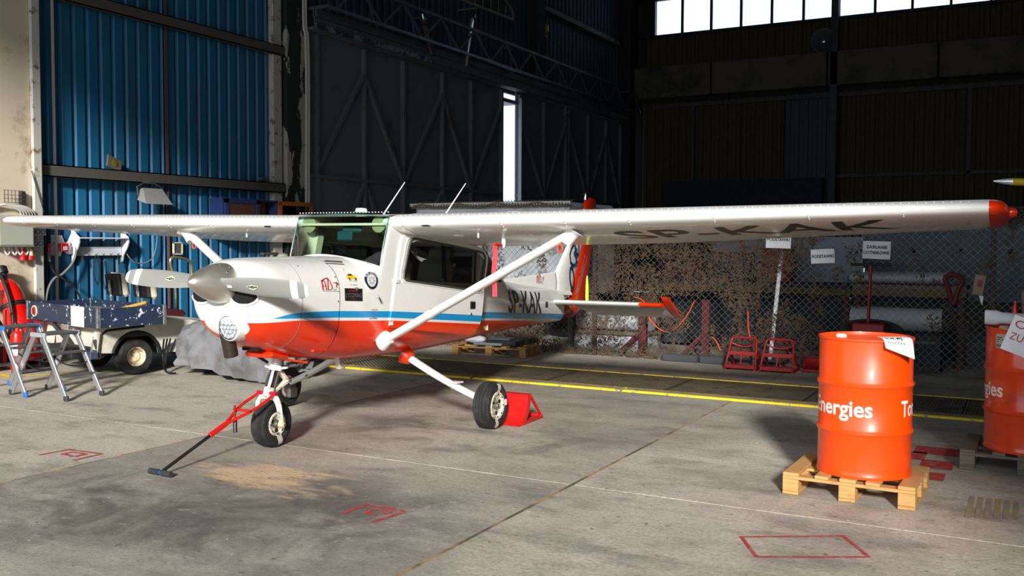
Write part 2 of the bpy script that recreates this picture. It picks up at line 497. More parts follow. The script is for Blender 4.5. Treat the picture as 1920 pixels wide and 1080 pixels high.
def stroke(mb, pts, w, fn, mi=0):
    for (a, b) in zip(pts, pts[1:]):
        a, b = Vector(a), Vector(b); d = (b - a)
        if d.length < 1e-6: continue
        n = Vector((-d.y, d.x)).normalized() * w / 2; e = d.normalized() * w * 0.3
        a, b = a - e, b + e; k = max(1, min(40, int((b - a).length / max(0.012, w))))
        P = [a.lerp(b, i / k) for i in range(k + 1)]
        mb.add([fn(*q) for p in P for q in (p + n, p - n)], [(2 * i, 2 * i + 2, 2 * i + 3, 2 * i + 1) for i in range(k)], mi)
def disc2(mb, c, r, fn, mi=0, n=24, ry=None, r0=0.0):
    ry = ry or r
    o = [fn(c[0] + r * cos(2 * PI * k / n), c[1] + ry * sin(2 * PI * k / n)) for k in range(n)]
    if r0 <= 0: mb.add(o, [tuple(range(n))], mi)
    else:
        q = [fn(c[0] + r0 * cos(2 * PI * k / n), c[1] + r0 * ry / r * sin(2 * PI * k / n)) for k in range(n)]
        mb.add(o + q, [(k, (k + 1) % n, n + (k + 1) % n, n + k) for k in range(n)], mi)
def rect2(mb, x0, y0, x1, y1, fn, mi=0):
    mb.add([fn(x0, y0), fn(x1, y0), fn(x1, y1), fn(x0, y1)], [(0, 1, 2, 3)], mi)
# ------------------------------------------------------------------ the hangar shell
ST = dict(kind='structure')
def struct(name, mb, m, parent=None, angle=35, **kw):
    o = mb.build(name, m, parent, angle)
    if parent is None: o['kind'] = 'structure'
    for k, v in kw.items(): o[k] = v
    return o

floor = struct('floor', MB().box((1, 2.45, -0.12), (30, 14.9, 0.232)).box((1, 20.5, -0.12), (30, 19.1, 0.232))
               .box((1, 10.43, -0.3), (30, 1.1, 0.2)), joint_m)
xs = [-12.7, -9.35, -6.0, -2.66, 0.69, 4.04, 7.4, 10.7, 14.0]
ys = [-5.0, -0.2, 5.75, 9.66]
for i in range(len(xs) - 1):
    for j in range(len(ys) - 1):
        g = 0.013 + 0.003 * R.random(); gy = 0.006
        h = R.uniform(-0.0015, 0.0)
        MB().box(((xs[i] + xs[i + 1]) / 2, (ys[j] + ys[j + 1]) / 2, -0.01 + h), (xs[i + 1] - xs[i] - 2 * g, ys[j + 1] - ys[j] - 2 * gy, 0.02)).build('slab', floor_m, floor)
    MB().box(((xs[i] + xs[i + 1]) / 2, 20.54, -0.01), (xs[i + 1] - xs[i] - 0.02, 18.9, 0.02)).build('slab', floor_m, floor)
apron = struct('apron', MB().box((0, -45, -0.13), (140, 79.8, 0.2)), mat('apron_concrete', (150, 148, 140), 0.9))
# kerb beside the cable trench: bare concrete with a worn yellow nosing, laid in lengths
x = -9.6
while x < 6:
    L = 1.9 if x < -4 else 2.3
    MB().box((x + L / 2, 9.80, -0.004), (L - 0.02, 0.15, 0.04), bev=0.008).build('kerb_stone', kerb_conc, floor)
    MB().box((x + L / 2, 9.705, -0.006), (L - 0.02, 0.055, 0.044), bev=0.01).build('kerb_nosing', yellow_paint, floor)
    x += L
for y in (9.895, 11.02):
    MB().box((-1.8, y, -0.004), (15.6, 0.03, 0.03)).build('grate_edge', yellow_paint, floor)
MB().box((1, 10.45, -0.19), (29.9, 1.05, 0.02)).build('trench_bed', hole_shade, floor)  # black sheet added so the trench reads as deep shade
# expanded-metal grating panels
def grate(x0, w):
    m = MB(); y0, d = 9.92, 1.07; n = 17
    s = 0.062
    k = -d
    while k < w:
        for sg in (1, -1):
            a0, a1 = (k, 0.0), (k + d, d)
            # clip to the panel
            t0 = max(0, -k / d) if k < 0 else 0; t1 = min(1, (w - k) / d)
            if t1 - t0 > 0.03:
                p = (x0 + k + d * t0, y0 + (d * t0 if sg > 0 else d - d * t0), -0.006)
                q = (x0 + k + d * t1, y0 + (d * t1 if sg > 0 else d - d * t1), -0.006)
                m.bar(p, q, 0.013, 0.012)
        k += s
    for a, b in (((x0, y0, -.004), (x0 + w, y0, -.004)), ((x0, y0 + d, -.004), (x0 + w, y0 + d, -.004)),
                 ((x0, y0, -.004), (x0, y0 + d, -.004)), ((x0 + w, y0, -.004), (x0 + w, y0 + d, -.004))):
        m.bar(a, b, 0.03, 0.016)
    m.build('grate_panel', grate_steel, floor, angle=20)
x = -9.4
while x < 5.2:
    grate(x, 1.46); x += 1.48
# painted markings
def flat(x, y): return (x, y, 0.0015)
def mark(lines, w):
    m = MB()
    for k, l in enumerate(lines):
        for q, (a, b) in enumerate(zip(l, l[1:])): stroke(m, [a, b], w, lambda x, y, k=k, q=q: (x, y, .0015 + .0004 * k + .0002 * q))
    m.build('painted_mark', mark_red, floor)
mark([[(-6.53, 4.575), (-6.5, 4.805), (-6.16, 4.827)], [(-6.16, 4.83), (-6.15, 4.588)], [(-6.40, 4.66), (-6.40, 4.76), (-6.25, 4.76), (-6.25, 4.67)], [(-6.40, 4.68), (-6.28, 4.66)]], 0.028)
mark([[(-3.56, 4.46), (-3.555, 4.70), (-3.25, 4.665)], [(-3.25, 4.67), (-3.30, 4.41)], [(-3.45, 4.53), (-3.46, 4.63), (-3.33, 4.62), (-3.34, 4.55)], [(-3.45, 4.54), (-3.37, 4.52)]], 0.028)
mark([[(-1.36, 5.172), (-0.87, 5.467)], [(-0.87, 5.467), (-0.69, 5.158)], [(-0.69, 5.158), (-1.2, 4.874)], [(-1.2, 4.874), (-1.36, 5.172)]], 0.02)
rp = MB()
for (cx, cy, w, h) in ((-0.60, 8.1, 0.32, 0.30), (-0.56, 7.6, 0.22, 0.28), (-0.58, 7.2, 0.2, 0.24), (-0.72, 7.85, .12, .3)):
    rect2(rp, cx - w / 2, cy - h / 2, cx + w / 2, cy + h / 2, flat)
rp.build('painted_mark', mark_red, floor)
rp = MB()
for k in range(6): rect2(rp, -0.3 + 0.05 * k, 6.2 + .02 * k, -0.27 + 0.05 * k, 6.75, flat)
rp.build('painted_mark', mat('faded_yellow_mark', (160, 146, 92), 0.9, dirt=(140, 134, 120), amt=1, scale=12, lo=.45, hi=.55), floor)

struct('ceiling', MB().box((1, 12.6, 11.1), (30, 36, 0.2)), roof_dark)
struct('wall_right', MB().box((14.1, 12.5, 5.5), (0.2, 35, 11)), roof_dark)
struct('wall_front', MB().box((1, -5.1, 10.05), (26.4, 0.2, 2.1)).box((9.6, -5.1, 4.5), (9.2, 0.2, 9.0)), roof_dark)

# corrugated sheet running along +u from p, rising to z1; nrm points into the room
def corrugated(p, u, nrm, length, z0, z1, pitch, depth, wide=0.62, ph=0.0):
    p, u, nrm = Vector(p), Vector(u), Vector(nrm); prof = []
    k = 0
    while k * pitch < length:
        b = k * pitch
        for (f, d) in ((0.0, 0.0), (0.12, depth), (0.12 + wide, depth), (0.24 + wide, 0.0)):
            t = b + f * pitch
            if t < length: prof.append((t, d))
        k += 1
    prof.append((length, 0.0))
    m = MB(); vs = []
    for (t, d) in prof:
        q = p + u * t + nrm * d
        vs += [(q.x, q.y, z0), (q.x, q.y, z1)]
    m.add(vs, [(2 * i, 2 * i + 2, 2 * i + 3, 2 * i + 1) for i in range(len(prof) - 1)])
    return m

# left wall: solid bay by the front column, blue sheets, dark sheeting over the sliding doors
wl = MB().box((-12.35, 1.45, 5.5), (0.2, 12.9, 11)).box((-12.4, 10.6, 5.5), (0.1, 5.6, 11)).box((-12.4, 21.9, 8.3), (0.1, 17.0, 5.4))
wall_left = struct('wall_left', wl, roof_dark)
for (a, L) in ((8.40, 2.30), (10.71, 2.34)):
    corrugated((-12.06, a, 0), (0, 1, 0), (1, 0, 0), L, 0.0, 11.0, 0.222, 0.045).build('wall_sheet', blue_wall, wall_left, 20)
corrugated((-12.06, 13.9, 0), (0, 1, 0), (1, 0, 0), 16.1, 5.66, 11.0, 0.26, 0.05, 0.5).build('wall_sheet', dark_sheet, wall_left, 20)
MB().tube([(-11.99, 10.70, 0), (-11.99, 10.70, 7)], 0.022, 6).build('seam_pipe', mat('rusty_pipe', (86, 52, 34), .7), wall_left)
# columns, rails and girts
def column(nm, c, size, m): return struct(nm, MB().box(c, size, bev=0.012), m)
column('trim_1', (-12.05, 7.3, 5.5), (0.44, 1.9, 11), cream_wall)       # wide front column
struct('trim_2', MB().box((-11.80, 8.30, 5.5), (0.06, 0.13, 11), bev=.01), pale_post)
struct('trim_3', MB().box((-11.98, 13.14, 5.5), (0.12, 0.22, 11), bev=.008), pale_post)
struct('trim_4', MB().box((-12.02, 13.6, 5.5), (0.30, 0.56, 11), bev=.01), peel_mat)
def channel(nm, y0, y1, z, h=0.17, x=-11.98, d=0.12, m=None):
    struct(nm, MB().box((x + d / 2, (y0 + y1) / 2, z + h / 2 - 0.008), (d, y1 - y0, 0.016)).box((x + 0.01, (y0 + y1) / 2, z), (0.02, y1 - y0, h))
           .box((x + d / 2, (y0 + y1) / 2, z - h / 2 + 0.008), (d, y1 - y0, 0.016)).box((x + d - .008, (y0 + y1) / 2, z), (0.016, y1 - y0, h)), m or beam_grey)
channel('trim_5', 8.42, 13.25, 5.03)
channel('trim_6', 8.42, 13.25, 2.58)
channel('trim_7', 13.9, 29.9, 5.75, 0.36, -12.0, 0.30, brace_steel)
channel('trim_8', 23.2, 29.0, 8.05, 0.18, -11.98, 0.16, brace_steel)
struct('trim_9', MB().box((-11.85, 23.2, 8.3), (0.25, 0.45, 5.2)), roof_dark)
struct('trim_10', MB().box((-11.86, 29.7, 5.5), (0.5, 0.5, 11)), roof_dark)
# rusty pale strip along the first door's head
struct('trim_11', MB().box((-11.68, 15.9, 5.60), (0.06, 4.0, 0.09)), mat('scuffed_pale_edge', (120, 130, 146), .6, dirt=(40, 42, 46), amt=1, scale=6, lo=.45, hi=.55))

# sliding doors with welded bracing; a leaf stands open by a narrow gap
def brace(parent, p, q, w=0.10, d=0.07):
    MB().bar(p, q, d, w, up=(1, 0, 0)).build('door_brace', brace_steel, parent)
def leaf(nm, y0, y1, verts, diag, x=-11.96):
    d = struct(nm, MB().box((x - 0.04, (y0 + y1) / 2, 2.78), (0.05, y1 - y0, 5.56)), door_steel)
    for y in verts: brace(d, (x + .02, y, 0.05), (x + .02, y, 5.5), 0.12)
    brace(d, (x + .02, y0, 2.86), (x + .02, y1, 2.86), 0.11)
    brace(d, (x + .02, y0, 0.2), (x + .02, y1, 0.2), 0.14)
    for a, b in diag: brace(d, (x + .04, a[0], a[1]), (x + .04, b[0], b[1]), 0.09)
    return d
leaf('door_1', 13.95, 21.42, (14.22, 15.68, 17.05, 18.6, 19.88, 21.38),
     (((14.25, 3.05), (15.66, 5.0)), ((15.72, 4.9), (17.0, 2.95)), ((17.1, 2.95), (18.56, 5.0)), ((18.64, 4.9), (19.82, 2.95)), ((19.92, 2.95), (21.3, 5.0)),
      ((14.25, 0.4), (15.6, 2.7)), ((15.75, 2.7), (17.0, 0.4)), ((17.1, .4), (18.5, 2.7)), ((18.65, 2.7), (19.8, 0.4)), ((19.95, .4), (21.3, 2.7))))
leaf('door_2', 22.28, 25.25, (22.34, 23.8, 25.2), (((22.4, 4.9), (23.75, 2.95)), ((23.85, 2.95), (25.15, 5.0)), ((22.4, 2.7), (23.7, .4))))
leaf('door_3', 25.29, 29.5, (25.4, 26.8, 28.2, 29.4), (((25.45, 4.9), (26.75, 2.95)), ((26.85, 2.95), (28.15, 5.0)), ((28.25, 4.9), (29.35, 2.95))))
struct('trim_12', MB().box((-11.86, 22.31, 2.7), (0.08, 0.07, 5.4)), mat('bright_jamb', (120, 128, 140), .6))
struct('trim_13', MB().box((-12.55, 21.85, 5.28), (1.2, 0.9, 0.10)).box((-13.2, 21.85, 5.05), (0.05, .9, .34)), mat('outer_canopy', (120, 130, 144), .7))

# catwalk truss across the wall above the doors
tr = bpy.data.objects.new('trim_14', None); C.objects.link(tr); tr['kind'] = 'structure'
TX, ZL, ZH = -11.45, 5.93, 6.52
MB().bar((TX, 13.9, ZH), (TX, 29.4, ZH), 0.07, 0.07).build('chord', truss_steel, tr)
MB().bar((TX, 13.9, ZL), (TX, 29.4, ZL), 0.06, 0.06).build('chord', mat('chord_pale', (84, 96, 112), .45, .4), tr)
MB().bar((TX - .25, 13.9, ZL - .1), (TX - .25, 29.4, ZL - .1), 0.10, 0.14).build('chord', truss_steel, tr)
y = 14.2; k = 0
while y < 29:
    for a, b in (((y, ZL), (y + .72, ZH)), ((y + .72, ZH), (y + 1.44, ZL))):
        MB().bar((TX, a[0], a[1]), (TX, b[0], b[1]), 0.04, 0.04).build('diagonal', truss_steel, tr)
    MB().bar((TX, y + .9, ZH), (TX - .3, y + 1.7, ZL - .1), 0.035, 0.035).build('diagonal', truss_steel, tr)
    y += 1.44
for y in (13.95, 17.6, 21.3, 25.0, 29.2):
    MB().bar((TX, y, ZL), (-12.0, y, ZL), 0.06, 0.06).build('bracket', truss_steel, tr)
    MB().bar((TX, y, ZH), (-12.0, y, ZH), 0.05, 0.05).build('bracket', truss_steel, tr)

# far wall: sheeting, concrete beam, strip windows
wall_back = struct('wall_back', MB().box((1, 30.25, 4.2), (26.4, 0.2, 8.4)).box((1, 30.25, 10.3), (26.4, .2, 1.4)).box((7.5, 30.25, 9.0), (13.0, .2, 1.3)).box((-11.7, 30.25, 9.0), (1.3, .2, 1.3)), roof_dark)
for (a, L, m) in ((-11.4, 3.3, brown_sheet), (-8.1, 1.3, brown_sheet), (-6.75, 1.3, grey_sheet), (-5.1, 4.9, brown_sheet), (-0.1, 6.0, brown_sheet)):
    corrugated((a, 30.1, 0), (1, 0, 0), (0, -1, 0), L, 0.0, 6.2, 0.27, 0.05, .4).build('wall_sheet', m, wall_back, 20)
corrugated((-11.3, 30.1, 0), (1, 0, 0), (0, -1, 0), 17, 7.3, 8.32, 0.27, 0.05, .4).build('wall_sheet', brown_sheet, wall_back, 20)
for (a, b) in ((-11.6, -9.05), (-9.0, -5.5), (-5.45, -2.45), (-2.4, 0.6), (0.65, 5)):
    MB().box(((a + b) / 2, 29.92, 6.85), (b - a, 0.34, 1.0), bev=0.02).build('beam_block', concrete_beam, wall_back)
struct('trim_15', MB().box((-5.28, 29.9, 5.5), (0.20, 0.3, 11)), mat('dim_post', (56, 58, 60), .7))
struct('trim_16', MB().box((1, 29.98, 6.08), (24, 0.1, 0.12)).box((0.5, 29.98, 3.66), (11.4, .08, .1)), mat('dim_rail', (60, 60, 56), .7))
struct('trim_17', MB().box((-9.64, 29.98, 4.8), (0.08, .08, 2.5)).box((-1.6, 29.98, 4.8), (0.10, .08, 2.5)), grey_sheet)
struct('trim_18', MB().box((-8.0, 29.6, 1.8), (5.0, .3, 3.6)), mat('dark_navy_board', (22, 28, 40), .8))
for wi, (a, b, n) in enumerate(((-11.05, -5.30, 6), (-5.22, 0.9, 6))):
    w = struct('window_%d' % (wi + 1), MB().box(((a + b) / 2, 30.1, 8.38), (b - a, 0.14, 0.09)).box(((a + b) / 2, 30.1, 9.58), (b - a, 0.14, 0.09)), dark_frame)
    for k in range(n + 1):
        xx = a + (b - a) * k / n
        MB().box((xx, 30.1, 8.98), (0.07, 0.10, 1.14)).build('mullion', dark_frame, w)
        if k < n: MB().box((xx + (b - a) / n / 2, 30.12, 8.98), ((b - a) / n - 0.09, 0.012, 1.10)).build('pane', pane_glass, w)

# ------------------------------------------------------------------ fittings on the left wall
def wall_thing(nm, label, cat, loc, **k): return thing(nm, label, cat, loc, **k)
tb = MB().tube([(-11.96, 8.69, 0.3), (-11.96, 8.69, 9)], 0.022, 8)
o = tb.build('conduit', pipe_white); o['label'] = 'slim pale conduit pipe running up the blue sheet wall beside the front column'; o['category'] = 'pipe'
# conduits down the peeling column
cp = thing('conduit_bundle', 'pair of pale conduits running down the peeling dark column', 'pipe', (-11.84, 13.8, 0))
for dx, r in ((0.0, 0.025), (0.06, 0.03)):
    MB().tube(catmull([(0, dx, 0.2), (0.0, dx, 2.5), (.01, dx + .01, 4.5), (0, dx, 5.4), (.0, dx - .05, 5.75), (0, dx - .03, 8)], 5), r, 8).build('conduit', pipe_white, cp)
for z in (1.2, 2.3, 3.4, 4.6): MB().box((-.02, .03, z), (.05, .15, .03)).build('clip', dull_steel, cp)

t = thing('key_rack', 'white shelf with curved side brackets and a hook board on the blue wall', 'shelf', (-11.99, 9.40, 1.30))
def bracket(y):
    o2 = [(0, 0.0), (0.03, 0.01), (0.05, 0.10), (0.14, 0.22), (0.17, 0.30), (0.16, 0.37), (0.09, 0.42), (0.03, 0.48), (0, 0.49)]
    MB().poly([(a, y, b) for a, b in o2], 0.02, (0, 1, 0)).build('side_bracket', sign_back, t)
bracket(-0.44); bracket(0.40)
MB().box((0.09, -0.02, 0.355), (0.17, 0.84, 0.02), bev=.003).build('shelf_board', sign_back, t)
MB().box((0.02, -0.02, 0.165), (0.02, 0.80, 0.13), bev=.003).build('hook_board', sign_back, t)
for k in range(6):
    y = -0.33 + 0.125 * k
    MB().tube(arc(lambda a: (0.035 + .022 * (1 - cos(a)), y, 0.13 - 0.025 * sin(a)), 0, PI * 1.1, 6), 0.004, 5).build('hook', dull_steel, t)
for nm2, lab, y, dz, w in (('key_bunch', 'small bunch of keys hanging from the first hook of the white shelf', -0.33, .10, .03), ('key_strap', 'short dark strap hanging from the last hook of the white shelf', .30, .14, .025),
                           ('cable_loop', 'long black cable hanging from the third hook of the white shelf', -.08, .40, .03)):
    m = MB()
    if nm2 == 'key_bunch':
        m.tube(arc(lambda a: (0, .015 * cos(a), -.015 + .015 * sin(a)), 0, 2 * PI, 10), .003, 5)
        for q in (-.02, 0, .02): m.box((q * .2, q, -.06), (.004, .012, .06), RX(q * 8))
    elif nm2 == 'key_strap': m.box((0, 0, -dz / 2), (.006, w, dz), bev=.002).tube(arc(lambda a: (0, .012 * cos(a), .008 + .012 * sin(a)), 0, 2 * PI, 8), .003, 5)
    else: m.tube(catmull([(0, -.02, 0), (0, -.05, -.25), (.01, 0, -.42), (0, .05, -.25), (0, .02, 0)], 6), .009, 6)
    o = m.build(nm2, dull_steel if nm2 == 'key_bunch' else cable_black); o.location = (-11.93, 9.40 + y, 1.405); o['label'] = lab; o['category'] = 'keys' if 'key_b' in nm2 else 'strap' if 'strap' in nm2 else 'cable'

t = thing('fire_alarm_button', 'small red manual call point on the pale conduit', 'alarm', (-11.93, 8.79, 1.52))
MB().box((0, 0, 0), (.05, .12, .12), bev=.008).build('housing', tool_red, t)
MB().box((.027, 0, -.01), (.006, .06, .05), bev=.001).build('push_plate', paper, t)
m = MB(); letter(m, 'FIRE', .018, lambda x, y: (.031, x, y - .018), align='CENTER'); m.build('lettering', ink_red, t)
t = thing('torn_notice', 'torn white paper notice behind the red call point', 'notice', (-11.975, 8.82, 1.56))
MB().add([(0, y, z) for y, z in ((-.20, -.15), (-.05, -.16), (-.02, -.06), (0, -.1), (.05, -.13), (.2, -.15), (.2, .13), (.11, .15), (.06, .05), (.02, .02), (-.03, .13), (-.2, .14))], [tuple(range(12))]).build('sheet', paper, t)
for s_, y_ in (('Pop', -.18), ('ki', .10)):
    m = MB(); letter(m, s_, .055, lambda x, y: (.004, x + y_, y - .02)); m.build('lettering', ink_black, t)
t = thing('framed_photo', 'small framed colour photograph on the blue wall right of the shelf', 'picture', (-11.98, 10.86, 1.50))
MB().box((.006, 0, 0), (.012, .15, .17)).build('print', mat('photo_print', (120, 84, 90), .5, dirt=(40, 90, 96), amt=1, scale=18, lo=.45, hi=.52), t)
for a, sz in (((0, -.085, 0), (.03, .02, .19)), ((0, .085, 0), (.03, .02, .19)), ((0, 0, .09), (.03, .19, .02)), ((0, 0, -.09), (.03, .19, .02))):
    MB().box((a[0] + .012, a[1], a[2]), sz).build('frame_strip', mat('frame_cream', (220, 210, 180), .6), t)

t = thing('floodlight', 'grey floodlight hanging from the lower girt of the blue wall', 'floodlight', (-11.72, 10.12, 2.27))
m = MB(); vs = [(-.05, -.20, -.04), (.20, -.25, -.10), (.20, .25, -.10), (-.05, .20, -.04), (-.06, -.15, .12), (.05, -.18, .14), (.05, .18, .14), (-.06, .15, .12)]
m.add(vs, [(0, 1, 2, 3), (4, 7, 6, 5), (0, 4, 5, 1), (1, 5, 6, 2), (2, 6, 7, 3), (3, 7, 4, 0)]); m.build('housing', mat('floodlight_grey', (150, 150, 146), .5), t)
MB().add([(-.03, -.18, -.055), (.18, -.22, -.105), (.18, .22, -.105), (-.03, .18, -.055)], [(0, 1, 2, 3)]).build('lens', pane_glass, t)
MB().tube([(-.02, -.21, .02), (-.02, -.23, .16), (-.02, -.1, .22), (-.02, .1, .22), (-.02, .23, .16), (-.02, .21, .02)], .010, 6).build('yoke', dull_steel, t)
MB().tube([(-.02, 0, .22), (-.14, 0, .24)], .012, 6).build('hanger', dull_steel, t)
t = thing('spare_floodlight_plate', 'square tilted lamp plate with round lens lying on the lower girt', 'lamp plate', (-11.90, 9.62, 2.665))
MB().box((0, 0, .09), (.03, .26, .19), RX(-.35) @ RY(-.25), bev=.006).build('plate', mat('plate_tan', (116, 108, 92), .6), t)
MB().lathe([(0, .022), (.05, .022), (.06, .016), (.06, 0)], (0.0, 0, .09), (1, 0, .25), 20).build('lens', mat('plate_lens', (120, 112, 40), .3), t)
t = thing('girt_lamp', 'little grey lamp head lying at the right end of the lower girt', 'lamp', (-11.88, 12.72, 2.68))
MB().box((0, 0, .035), (.08, .2, .06), bev=.015).build('housing', beam_grey, t)
MB().tube([(.02, .08, .03), (.05, .15, 0), (.09, .18, -.1)], .006, 5).build('lead', cable_black, t)

t = thing('wall_cabinet', 'blue framed wall cabinet with its glazed brown door swung open', 'cabinet', (-11.98, 12.2, 1.72))
MB().box((.02, 0, .3), (.03, 1.3, .62)).box((.16, -.64, .3), (.30, .03, .62)).box((.16, .64, .3), (.30, .03, .62)).box((.16, 0, .60), (.30, 1.3, .03)).box((.16, 0, 0), (.3, 1.3, .03)).build('carcass', blue_frame, t)
MB().box((.05, 0, .3), (.01, 1.22, .56)).build('back_board', wood_mid, t)
MB().box((.16, .2, .3), (.26, .02, .56)).build('divider', wood_mid, t)
fd = empty('door', t); fd.location = (.33, -.63, 0)
for a, sz in (((0, .04, .3), (.03, .08, .6)), ((0, .76, .3), (.03, .08, .6)), ((0, .4, .57), (.03, .8, .07)), ((0, .4, .03), (.03, .8, .07))):
    MB().box(a, sz).build('door_rail', blue_frame, fd)
MB().box((0, .4, .3), (.006, .66, .5)).build('door_pane', mat('brown_door_panel', (84, 58, 44), .5), fd)
fd = empty('door', t); fd.location = (.33, .64, 0); fd.rotation_euler = (0, 0, -.12)
for a, sz in (((0, .04, .3), (.03, .08, .6)), ((0, .76, .3), (.03, .08, .6)), ((0, .4, .57), (.03, .8, .07)), ((0, .4, .03), (.03, .8, .07))):
    MB().box(a, sz).build('door_rail', wood_mid, fd)
MB().box((0, .4, .3), (.006, .66, .5)).build('door_pane', shop_glass, fd)
t = thing('bracket_lamp', 'rusty bracket lamp with pale shade on the post right of the blue wall', 'lamp', (-11.86, 12.95, 1.38))
MB().box((0, -.12, .02), (.08, .4, .05), bev=.01).build('arm', mat('rust_arm', (96, 82, 66), .7), t)
MB().lathe([(0, .03), (.06, .03), (.11, 0), (.12, -.03), (.0, -.03)], (.02, .18, 0), (0, 0, 1), 18).build('shade', pale_post, t)
t = thing('electrical_box', 'large grey electrical cabinet on the front column under white cables', 'electrical box', (-11.72, 7.86, 1.74))
MB().box((0, 0, 0), (.22, .52, .42), bev=.012).build('housing', ebox, t)
MB().box((.115, 0, 0), (.012, .47, .37), bev=.004).build('cover', ebox, t)
for y in (-.1, .0, .08, .16): MB().tube(catmull([(0, y, -.2), (.02, y, -.27), (.03, y + .03, -.31), (.02, y + .06, -.27), (0, y + .06, -.2)], 5), .012, 6).build('gland_loop', cable_white, t)
t = thing('cable_bundle', 'bundle of white cables arching over the grey electrical cabinet', 'cables', (-11.80, 7.9, 1.96))
for k in range(6):
    MB().tube(catmull([(.02, -.30, .06 + .015 * k), (.05, -.12 + .03 * k, .12), (.06, .0 + .04 * k, .10), (.05, .12 + .04 * k, .03), (.0, .14 + .045 * k, -.04)], 5), .011, 6).build('cable', cable_white, t)
MB().box((.0, .28, .04), (.05, .14, .05), bev=.006).build('junction', ebox, t)
t = thing('wire_basket', 'small dark wire basket on the front column above the cables', 'basket', (-11.78, 7.9, 2.11))
for k in range(6): MB().box((.06, -.12 + .05 * k, .08), (.004, .006, .16)).build('wire', cable_black, t)
for z in (.0, .05, .1, .16): MB().box((.06, 0, z), (.005, .27, .005)).build('wire', cable_black, t)
MB().box((.0, .17, .06), (.06, .06, .2), bev=.005).build('end_bracket', mat('basket_end', (60, 56, 50), .7), t)
for n_, z_, lab in ((3, 1.735, 'row of three white wall sockets on the front column'), (2, 1.575, 'row of two white wall sockets below the row of three')):
    t = thing('socket_strip', lab, 'socket', (-11.78, 8.27, z_))
    w = .075 * n_
    MB().box((0, 0, 0), (.05, w + .02, .10), bev=.006).build('back_plate', sign_back, t)
    for k in range(n_):
        MB().lathe([(0, -.004), (.024, -.004), (.026, .004), (.032, .004), (.032, 0)], (.026, -w / 2 + .0375 + .075 * k, 0), (1, 0, 0), 16).build('socket_well', black, t)
for k, (y_, z_, lab) in enumerate(((8.02, 1.385, 'red industrial plug hanging left of the sockets'), (8.13, 1.39, 'red and cream industrial plug hanging beside the sockets'))):
    t = thing('power_plug', lab, 'plug', (-11.72, y_, z_))
    MB().lathe([(0, .0), (.045, 0), (.045, .05), (.03, .055), (0, .055)], (0, 0, -.03), (0, 0, 1), 16).build('plug_face', tool_red, t)
    MB().lathe([(.04, .025), (.034, .11), (.015, .13), (.015, .14), (0, .14)], (0, 0, 0), (0, 0, 1), 16).build('plug_body', tool_red if k == 0 else mat('plug_cream', (212, 202, 170), .6), t)
    MB().tube(catmull([(0, 0, .12), (-.02, .01, .13), (-.04, .0, .14)], 5), .014, 7).build('lead', cable_grey, t)
t = thing('inline_connector', 'red and grey inline cable connector hanging at the column edge', 'connector', (-11.85, 8.50, 1.33))
MB().lathe([(0, 0), (.02, 0), (.022, .12), (.0, .12)], (0, 0, 0), (0, 0, 1), 12).build('grip', cable_grey, t)
MB().lathe([(.024, .0), (.028, .02), (.02, .1), (.01, .13), (0, .13)], (0, 0, .12), (0, 0, 1), 12).build('cap', tool_red, t)
def cable(nm, label, pts, r, m):
    o = MB().tube(catmull(pts, 8), r, 7).build(nm, m); o['label'] = label; o['category'] = 'cable'; return o
cable('wall_cable', 'grey cable hanging in a loop from the shelf up to the right-hand wing tip', [(-11.95, 9.83, 1.50), (-11.93, 9.88, 1.38), (-11.93, 10.0, 1.29), (-11.93, 10.16, 1.28), (-11.93, 10.33, 1.36), (-11.94, 10.42, 1.6), (-11.95, 10.44, 1.9), (-11.96, 10.44, 2.48)], .009, cable_grey)
cable('wall_cable', 'thick grey cable sagging from the white shelf to the column foot', [(-11.93, 8.98, 1.75), (-11.9, 8.97, 1.55), (-11.88, 8.9, 1.33), (-11.86, 8.72, 1.16), (-11.84, 8.55, 1.08), (-11.8, 8.42, .9), (-11.78, 8.36, .5), (-11.76, 8.34, .02)], .018, cable_grey)
cable('wall_cable', 'black cable dropping from the connector behind the cargo cart', [(-11.86, 8.50, 1.33), (-11.84, 8.56, 1.18), (-11.8, 8.68, 1.08), (-11.78, 8.84, .95), (-11.76, 8.92, .7), (-11.76, 8.9, .02)], .014, cable_black)
cable('wall_cable', 'thin dark wire hanging down the upper edge of the front column', [(-11.76, 8.2, 2.55), (-11.75, 8.22, 2.45), (-11.75, 8.3, 2.2), (-11.75, 8.36, 2.0)], .006, cable_black)
cable('wall_cable', 'black cable running straight down the edge of the blue wall', [(-11.93, 8.50, 1.9), (-11.93, 8.5, 1.6), (-11.9, 8.49, 1.2), (-11.9, 8.44, .6), (-11.9, 8.42, .03)], .012, cable_black)

# things stored up on the catwalk
def hung_blade(nm, label, p, q, w, m, stripes=False):
    t = thing(nm, label, 'propeller blade', ((p[0] + q[0]) / 2, (p[1] + q[1]) / 2, p[2]))
    a = Vector(p) - t.location; b = Vector(q) - t.location
    d = b - a; n = 14
    side = Vector((0, 1, 0))
    def fn(i, j):
        tt = i / n; c = a + d * tt
        ww = w * (0.45 + 0.75 * sin(PI * min(1, tt * 0.75 + 0.12))) * (1 if tt < .97 else .6)
        ang = 2 * PI * j / 10; tw = lerp(.7, .15, tt)
        v = side * cos(ang) * ww / 2 + Vector((1, 0, 0)) * sin(ang) * ww * .13
        return c + Matrix.Rotation(tw, 3, d.normalized()) @ v
    m2 = MB().grid(fn, n + 1, 10, closed_v=True)
    m2.build('blade', m, t)
    if stripes:
        for k in range(5):
            f = .12 + .18 * k; c = a + d * f
            MB().box(c, (w * .34, w * 1.02, d.length * .05)).build('stripe', mat('stripe_red', (70, 20, 22), .6), t)
    MB().lathe([(0, 0), (.06, 0), (.07, .06), (.05, .14), (0, .14)], b - d.normalized() * .02, d, 12).build('root', chrome, t)
    return t
